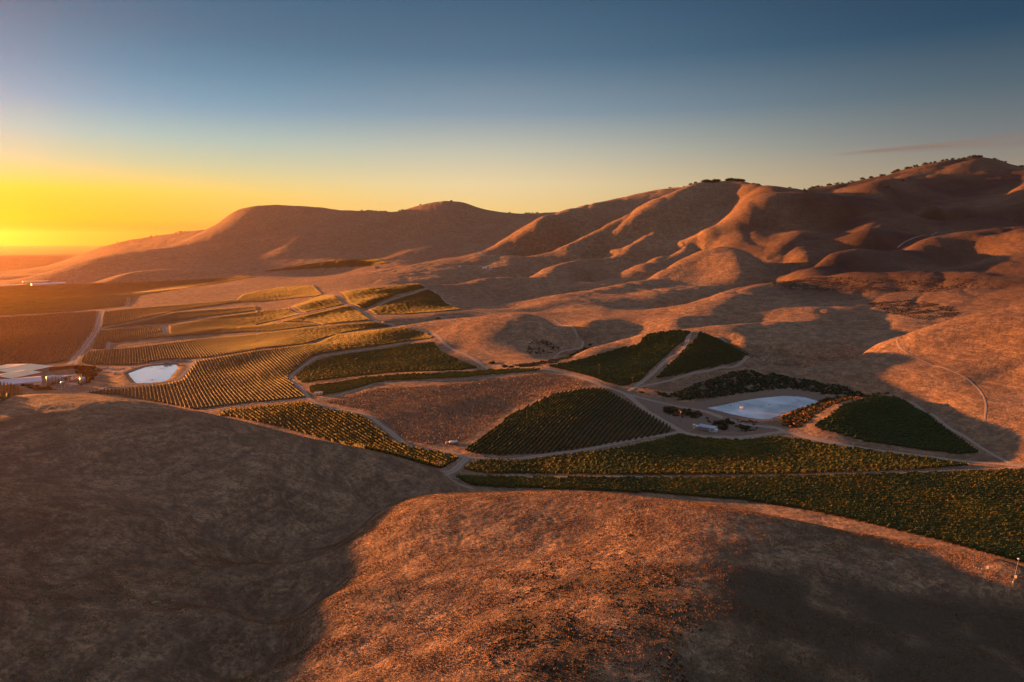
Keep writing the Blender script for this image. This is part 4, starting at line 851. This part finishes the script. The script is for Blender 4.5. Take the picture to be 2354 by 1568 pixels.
t = thing('office_block', 'low brown flat roofed building behind the yard', 'building', 143, 848, azi(143,848)); m = MB(); m.box((0,0,-.4), (24,10,3.8)); m.build('wall', plain_mat('brown_wall', (.16,.09,.06), .9), t); m = MB(); m.box((0,0,3.4), (25,11,.35)); m.build('roof', plain_mat('brown_roof', (.14,.09,.07), .9), t)
# ------------------------------------------------------------------ vehicles
def wheels(t, xs, y, r=.36):
    for x in xs:
        for s in (-1, 1):
            m = MB(); m.cyl((x, s*y, r), (x, s*(y-.22), r), r, n=14); w = m.build('wheel', M_dark, t); m = MB(); m.cyl((x, s*(y+.01), r), (x, s*(y-.05), r), r*.55, n=10); m.build('rim', M_steel, w)
paints = {'white': M_white, 'silver': M_steel, 'dark grey': plain_mat('dark_paint', (.06,.065,.075), .3), 'red': plain_mat('red_paint', (.35,.05,.04), .3)}
def car(kind, colr, label, u, v, rz, group=None):
    t = thing('parked_'+('pickup' if kind == 'pickup' else 'car'), label, kind, u, v, rz, group); m = MB(); p = paints[colr]
    if kind == 'pickup':
        m.prism([(-2.7,.45),(2.6,.45),(2.7,.8),(2.55,1.1),(1.2,1.2),(-.6,1.2),(-2.7,1.15)], -.95, .95); m.build('body', p, t)
        m = MB(); m.prism([(-.7,1.2),(1.3,1.2),(.75,1.85),(-.5,1.88)], -.82, .82); m.build('cab', M_glass, t); m = MB(); m.prism([(-.52,1.85),(.75,1.83),(.7,1.92),(-.5,1.94)], -.84, .84); m.build('roof', p, t)
        m = MB(); m.box((-1.7,0,1.17), (1.8,1.6,.06)); m.build('bed', M_dark, t); wheels(t, (-1.75, 1.75), .97, .4)
    else:
        m.prism([(-2.25,.4),(2.2,.4),(2.3,.65),(2.1,.92),(1.0,1.0),(-1.6,1.0),(-2.25,.95)], -.88, .88); m.build('body', p, t)
        m = MB(); m.prism([(-1.7,1.0),(1.1,1.0),(.4,1.42),(-1.1,1.45)], -.76, .76); m.build('window', M_glass, t); m = MB(); m.prism([(-1.15,1.43),(.42,1.40),(.35,1.5),(-1.05,1.52)], -.78, .78); m.build('roof', p, t); wheels(t, (-1.4, 1.4), .9)
    for s in (-1, 1):
        m = MB(); m.box((2.28 if kind != 'pickup' else 2.68, s*.6, .68), (.06,.35,.16)); m.build('headlight', M_refl, t)
    return t
car('car','white','white car leftmost in the row above the yard slope', 239, 847, .1); car('car','silver','silver car second in the row above the yard slope', 247, 846, .15)
car('car','white','white car in the middle of the row left of the white pond', 256, 849, .05); car('car','silver','silver car nearest the white pond in the upper row', 276, 850.5, -.2)
car('car','white','white car just above the silver one by the pond', 284, 848.5, .1); car('car','white','white car alone above the left tip of the white pond', 305, 846, .3)
car('car','white','white car lowest on the bank left of the white pond', 263, 858, .6); car('car','silver','silver car just below the others on the left bank', 259, 860.5, .6)
car('pickup','white','white pickup at the right end of the pond platform', 432, 831, .3); car('car','white','white car right beside the pickup above the white pond', 437, 833, -.3)
car('car','silver','silver car near the upper right corner of the white pond', 408, 829, .2)
car('pickup','white','white pickup parked on the track between the middle bands', 732, 748, .5); car('pickup','white','white pickup far along the left track between bands', 589, 764.5, .2)
car('pickup','white','white pickup on the winding main road', 880, 741.5, -.7); car('car','silver','pale car at the near end of the yard', 136, 896, .2)
t = thing('pump_station', 'grey pump box above the white pond', 'pump', 386, 836, .1); m = MB(); m.box((-2.5,0,-.2), (3.5,2,2.2)); m.box((1.8,0,-.2), (3.5,2,1.6)); m.build('housing', M_grey, t); m = MB(); m.cyl((-4.5,0,.6), (4.5,0,.6), .25, n=8); m.build('pipe', M_steel, t)
def trailer(label, u, v, rz, L, mat, group=None):
    t = thing('field_trailer', label, 'trailer', u, v, rz, group); m = MB(); m.box((0,0,.8), (L,2.3,2.0), top=.97); m.build('body', mat, t); m = MB(); m.box((0,0,2.78), (L*.98,2.25,.1)); m.build('roof', M_white, t)
    m = MB(); m.cyl((L/2,0,.75), (L/2+1.2,0,.5), .08, n=6); m.build('drawbar', M_dark, t); m = MB(); m.box((0,-1.17,1.0), (.8,.06,1.5)); m.build('door', M_grey, t); wheels(t, (-.5,.6), 1.1, .4); return t
trailer('low cream field trailer left of the other beside the looping road', 729, 909, .1, 5.0, M_cream); trailer('taller cream box trailer right of the other beside the looping road', 737, 908.5, .1, 3.2, M_cream)
# water trailer on the brown block
t = thing('water_trailer', 'long pale tank trailer on the lower edge of the brown block', 'trailer', 1042, 1021, .30); m = MB(); m.cyl((-2.6,0,1.35), (2.7,0,1.35), .95, n=20); m.build('tank', M_white, t, True)
for x in (-2.62, 2.72):
    m = MB(); m.lathe([(.95,-.02),(.8,.12),(.3,.2)], 20); o = m.build('tank_end', M_white, t, True); o.location = (x, 0, 1.35); o.rotation_euler = (0, R(90 if x > 0 else -90), 0)
m = MB(); m.box((0,0,.45), (6.2,1.5,.2)); m.build('chassis', M_dark, t); wheels(t, (-1.6,-.7,1.6), 1.0, .42); m = MB(); m.cyl((.5,0,2.25), (.5,0,2.5), .3, n=12); m.build('hatch', M_grey, t)
t = thing('farm_cart', 'small pinkish cart coupled at the left end of the pale tank trailer', 'cart', 1029, 1021.5, .30); m = MB(); m.box((0,0,.6), (2.4,1.6,1.1), top=1.1); m.build('body', plain_mat('pink_box', (.50,.30,.25), .8), t); wheels(t, (0,), .9, .38)
def marker(label, u, v, h, r=.22, mat=None, kind='disc', group=None, name='field_marker'):
    t = thing(name, label, 'marker', u, v, azi(u, v), group); m = MB(); m.cyl((0,0,-.2), (0,0,h), .05, n=8); m.build('post', M_wood, t)
    m = MB()
    if kind == 'disc': m.cyl((0,-.06,h), (0,.0,h), r, n=18)
    else: m.box((0,-.05,h-.1), (r*2,.05,r*2.9))
    m.build('board', mat or M_refl, t); return t
marker('white round marker on a post at the lower right of the brown block', 1063, 1007, 1.9, .35); marker('small white capped post at the lower edge of the brown block', 986, 1023, 1.5, .22)
marker('short white post at the fork between the two near hills', 1014.7, 1086, 1.4, .2); marker('white marker in front of the striped knoll', 998, 722, 2.0, .5)
marker('white marker at the top end of the diagonal road', 1615, 768.5, 1.4, .4); marker('small white post at the corner of the brown block near the wide road', 1363, 884, 1.5, .25)
marker('white post at the right corner track of the vineyard hill', 1755, 834, 2.4, .5); marker('white marker at the right tip of the long block', 2224, 1071, 1.5, .25); marker('small white marker at the tip of the dark right block', 2202, 1045, 1.5, .2)
# ------------------------------------------------------------------ far farm
def hut(name, label, u, v, L, D, h, mat, rz=None, cat='building', roofm=None):
    t = thing(name, label, cat, u, v, azi(u, v) if rz is None else rz); m = MB(); m.box((0,0,-1), (L,D,h+1)); m.build('wall', mat, t)
    m = MB(); m.prism([(-D/2-.4,h-.05),(D/2+.4,h-.05),(0,h+D*.22)], -L/2-.4, L/2+.4); o = m.build('roof', roofm or mat, t); o.rotation_euler = (0, 0, R(90)); m = MB(); m.box((0,-D/2-.05,0), (1.4,.1,2.2)); m.build('door', M_dark, t)
hut('farm_house', 'square pale house alone on the crest above the farm', 1103, 588.5, 9, 7, 6.0, M_cream); hut('farm_shed', 'small white shed at the left end of the far farm', 1056.5, 615, 6, 5, 3.2, M_white)
hut('farm_shed', 'pinkish shed in the middle of the far farm', 1104, 616, 7, 6, 4, plain_mat('pink_wall', (.45,.34,.30), .8)); hut('farm_shed', 'long white shed of the far farm', 1114, 618, 13, 7, 3.6, M_white); hut('farm_shed', 'white shed at the right end of the far farm', 1127.5, 618.5, 8, 6, 4, M_white)
hut('barn', 'pale barn at the foot of the far mesa', 867, 617, 15, 9, 6, plain_mat('tan_wall', (.42,.34,.28), .8)); hut('hut', 'tiny block on the top of the central far hill', 1037, 463.5, 12, 7, 5, M_wood)
t = thing('farm_fence', 'pale rail fence along the far farm terrace', 'fence', 1095, 612, azi(1095,612)); m = MB()
for k in range(-16, 17): m.box((k*3,0,-.4), (.25,.25,1.8))
m.build('post', M_cream, t); m = MB(); m.box((0,0,1.1), (97,.12,.2)); m.box((0,0,.5), (97,.12,.2)); m.build('rail', M_cream, t)
t = thing('greenhouse', 'long white greenhouse roof on the far left plain', 'building', 120, 654, azi(120,654)+.18); m = MB(); m.box((0,0,-1), (125,22,5)); m.build('wall', M_white, t); m = MB(); m.prism([(-11.5,4),(11.5,4),(0,7)], -63, 63); o = m.build('roof', M_white, t); o.rotation_euler = (0, 0, R(90))
for k, (u, v, L) in enumerate(((30,657,150),(95,648,120))):
    t = thing('greenhouse', ['long glinting greenhouse at the left edge of the plain','thin glinting greenhouse behind the white one'][k], 'building', u, v, azi(u,v)+.18)
    m = MB()
    for j in range(int(L/9)): m.prism([(-4+0,0),(4,0),(4,3),(0,5),(-4,3)], -L/2+j*9, -L/2+j*9+8.2)
    o = m.build('bays', M_cream, t); o.rotation_euler = (0, 0, R(90))
# ------------------------------------------------------------------ shed, tanks and poles by the right pond
t = thing('shelter', 'open shelter with a pale sloping metal roof by the pond road', 'shelter', 1625, 990, azi(1625,990)-.42); m = MB()
for x in (-5,0,5):
    for y, h in ((-1.8,2.6),(1.8,3.1)): m.cyl((x,y,-.3), (x,y,h), .09, n=6)
m.build('post', M_wood, t); m = MB(); m.add([(-5.8,-2.3,2.55),(5.8,-2.3,2.55),(5.8,2.3,3.2),(-5.8,2.3,3.2),(-5.8,-2.3,2.67),(5.8,-2.3,2.67),(5.8,2.3,3.32),(-5.8,2.3,3.32)], [(3,2,1,0),(4,5,6,7),(0,1,5,4),(1,2,6,5),(2,3,7,6),(3,0,4,7)]); m.build('roof', M_panel, t)
for k, (u, v, L) in enumerate(((1614,989,1.6),(1619,990,1.2),(1624,991.5,1.8),(1628,991,1.3))):
    t = thing('filter_unit', ['grey pipe filter at the left end under the shelter roof','small grey filter second from the left under the shelter roof','larger grey filter in the middle under the shelter roof','grey filter at the right end under the shelter roof'][k], 'filter', u, v); m = MB(); m.cyl((0,0,.3), (0,0,1.5), .4, n=12); m.build('tank', M_steel, t, True); m = MB(); m.cyl((-L/2,0,.4), (L/2,0,.4), .12, n=8); m.build('pipe', M_grey, t)
def ptank(lab, u, v, r, h, mat=M_plastic):
    t = thing('storage_tank', lab, 'tank', u, v); m = MB(); m.lathe([(r,-.2),(r*1.02,h*.3),(r,h*.6),(r,h*.82),(r*.7,h*.96),(r*.2,h)], 22); m.build('tank_shell', mat, t, True); m = MB(); m.cyl((0,0,h*.97), (0,0,h*1.04), r*.22, n=12); m.build('lid', M_grey, t)
ptank('small round white tank at the right post of the shelter', 1631.5, 992, .75, 1.9); ptank('large white domed tank right of the shelter', 1644, 993, 1.45, 2.3); ptank('small white container between the two round tanks', 1637, 994, .5, 1.2)
ptank('large cream tank left of the shelter', 1595.5, 979.5, 1.2, 1.5, M_cream); ptank('pale rounded tank between the cream tank and the shelter', 1602, 981.5, 1.1, 1.2, M_white); ptank('tiny white drum in front of the cream tank', 1595, 985, .45, 1.0)
def pole(label, u, v, h, arms=1, box=False, cat='utility pole', group=None, lean=0.0):
    t = thing('utility_pole', label, cat, u, v, azi(u, v)+.4, group); m = MB(); m.cyl((0,0,-.4), (lean,0,h), .16, .11, 8); m.build('pole', M_wood, t)
    for k in range(arms):
        m = MB(); m.box((lean,0,h-.5-k*.9), (2.4,.14,.14)); a = m.build('crossarm', M_wood, t); m = MB()
        for x in (-1.05,-.45,.45,1.05): m.cyl((lean+x,0,h-.36-k*.9), (lean+x,0,h-.14-k*.9), .05, n=6)
        m.build('insulator', M_steel, a)
    if box: m = MB(); m.cyl((.3,-.2,h-2.4), (.3,-.2,h-1.3), .28, n=12); m.build('transformer', M_plastic, t)
    return t
P1 = pole('utility pole with a white transformer left of the shelter', 1562.5, 971, 9.0, 2, True); pole('bare slim pole directly left of the shelter', 1597, 988, 7.0, 0)
pole('utility pole at the bend of the roads below the vineyard hill', 1453, 890, 8.0, 1); PB = pole('utility pole inside the vines left of the diagonal road', 1376.7, 866, 11, 1); PC = pole('utility pole at the left tip of the vineyard hill', 1246.6, 849, 9.5, 1)
PD = pole('utility pole at the end of the road under the round mound', 1138, 851, 8.5, 1); PE = pole('utility pole on the slope of the round mound', 1075, 816, 9.5, 0); pole('short utility pole in the dark centre block', 886, 863, 9, 0)
def wire(a, b, label):
    p = a.location+Vector((0,0,8.8)); q = b.location+Vector((0,0,8.8)); V = []; n = 16
    cu = bpy.data.curves.new('power_line', 'CURVE'); cu.dimensions = '3D'; cu.bevel_depth = .03; s = cu.splines.new('POLY'); s.points.add(n)
    for k in range(n+1): t = k/n; c = p.lerp(q, t); s.points[k].co = (c.x, c.y, c.z-4*t*(1-t)*1.6, 1)
    tmp = bpy.data.objects.new('power_line', cu); C.collection.objects.link(tmp); dg = bpy.context.evaluated_depsgraph_get(); me = bpy.data.meshes.new_from_object(tmp.evaluated_get(dg)); bpy.data.objects.remove(tmp)
    me.materials.append(M_dark); o = bpy.data.objects.new('power_line', me); C.collection.objects.link(o); tag(o, label, 'cable')
wire(PD, PC, 'power line from the mound road pole to the tip of the vineyard hill'); wire(PC, PB, 'power line from the hill tip pole to the pole in the vines')
# aerators in the ponds
def aerator(label, P, lvl, u, v, spray, ring):
    w = on_plane([(u, v)], lvl)[0]; t = thing('pond_aerator', label, 'fountain', loc=(w[0], w[1], lvl)); m = MB(); m.lathe([(.8,-.1),(.9,.12),(.5,.3),(.2,.35)], 16); m.build('float', M_dark, t)
    if spray:
        m = MB(); r_ = random.Random(3)
        for k in range(46):
            a = 2*math.pi*k/46+r_.uniform(-.05,.05); R_ = r_.uniform(1.3, 2.3); H = r_.uniform(1.9, 2.7); pv = None
            for j in range(7):
                s_ = j/6; c = (math.cos(a)*R_*s_, math.sin(a)*R_*s_, .3+H*4*s_*(1-s_*.98)*.5*(1.15-s_*.3))
                if pv: m.cyl(pv, c, .035+.03*s_, .05+.04*s_, 5)
                pv = c
        m.build('spray', M_plastic, t)
    for r in ring:
        m = MB(); m.lathe([(r+.18,-.004),(r+.12,.03),(r,.045),(r-.12,.03),(r-.18,-.004)], 40); m.V = m.V; m.F = m.F[:-2]; m.build('ripple', M_water_r if lvl > 0 else M_water_l, t, True)
M_water_r = bpy.data.materials['pond_water']; M_water_l = bpy.data.materials['pale_pond_water']
aerator('white splashing fountain in the blue right pond', POND_R, 10.0, 1705.5, 940, True, (3.2, 4.4)); 
for u, v, lab in ((zp((740,430))[0]+('small dark float at the upper left of the white pond',)), (zp((928,452))[0]+('aerator with ripples at the upper right of the white pond',)), (zp((745,662))[0]+('aerator with ripples at the lower edge of the white pond',))):
    aerator(lab, POND_L, -14.0, u, v, False, () if 'float at' in lab else (1.8,2.6,3.4,4.3,5.3,6.4))
t = thing('pond_post', 'short white topped post at the near shore of the right pond', 'post', *zq((540,505))[0]); m = MB(); m.cyl((0,0,-.3), (0,0,1.6), .12, n=8); m.build('post', M_wood, t); m = MB(); m.box((0,0,1.5), (.5,.4,.5)); m.build('box', M_plastic, t)
t = thing('outlet_box', 'pale concrete outlet on the far bank of the right pond', 'outlet', *zq((1590,150))[0]); m = MB(); m.box((0,0,-.5), (3,1.5,1.6)); m.build('wall', M_grey, t); m = MB(); m.cyl((1.2,-.6,.6), (1.2,-2,.2), .3, n=10); m.build('pipe', M_steel, t)
# ------------------------------------------------------------------ bottom right corner
def near_pt(p): return gp(*p)
for k, (q, lab) in enumerate(zip(ze((592,790),(645,815),(712,835),(785,850)), ('first white marker dot from the left behind the dome','second white marker dot from the left behind the dome','third white marker dot from the left behind the dome','fourth white marker dot, nearest the sign'))):
    marker(lab, q[0], q[1], .55, .09, M_plastic, name='row_marker')
marker('tilted glowing orange white sign left of the tall pole', *ze((930,860))[0], .75, .22, M_refl, 'board', name='small_sign'); marker('glowing orange white sign at the foot of the tall pole', *ze((1635,1095))[0], .75, .22, M_refl, 'board', name='small_sign')
marker('single white marker dot between the two signs', *ze((1170,800))[0], .5, .1, M_plastic, name='row_marker')
q = ze((1570,1190))[0]; t = thing('sensor_mast', 'tall thin mast with a round head in the lower right corner', 'mast', q[0], q[1]); hh = m_px(q[0], q[1], 49)
m = MB(); m.cyl((0,0,-.2), (.12*hh,0,hh), .035, .02, 8); m.build('mast', M_steel, t); m = MB(); m.lathe([(.05,-.06),(.24,-.02),(.22,.08),(.05,.14)], 14, o=(.12*hh,0,hh)); m.build('sensor_head', M_plastic, t); m = MB(); m.cyl((-.15,0,hh*.42), (.28,0,hh*.42), .02, n=6); m.build('arm', M_steel, t); m = MB(); m.box((0,0,hh*.1), (.12,.12,.18)); m.build('box', M_plastic, t)
# ------------------------------------------------------------------ haze
def build_haze():
    m = bpy.data.materials.new('haze'); m.use_nodes = True; nt = m.node_tree; nt.nodes.clear()
    o = nd(nt, 'ShaderNodeOutputMaterial'); v = nd(nt, 'ShaderNodeVolumePrincipled')
    v.inputs['Color'].default_value = (1.0, .60, .20, 1); v.inputs['Density'].default_value = HAZE_D; v.inputs['Anisotropy'].default_value = .8
    nt.links.new(v.outputs[0], o.inputs['Volume'])
    s = 31500.0; z0, z1 = float(Z.min())-3, float(Z.max())+25
    V = [(x, y, z) for z in (z0, z1) for x, y in ((-s, -s), (s, -s), (s, s), (-s, s))]
    f = [(3,2,1,0),(4,5,6,7),(0,1,5,4),(1,2,6,5),(2,3,7,6),(3,0,4,7)]
    tag(mesh_np('haze', V, f, m), kind='stuff', label='warm evening haze filling the valley air', cat='haze')
HAZE_D = .0000185
build_haze()
C.cycles.volume_bounces = 1; C.cycles.max_bounces = 5
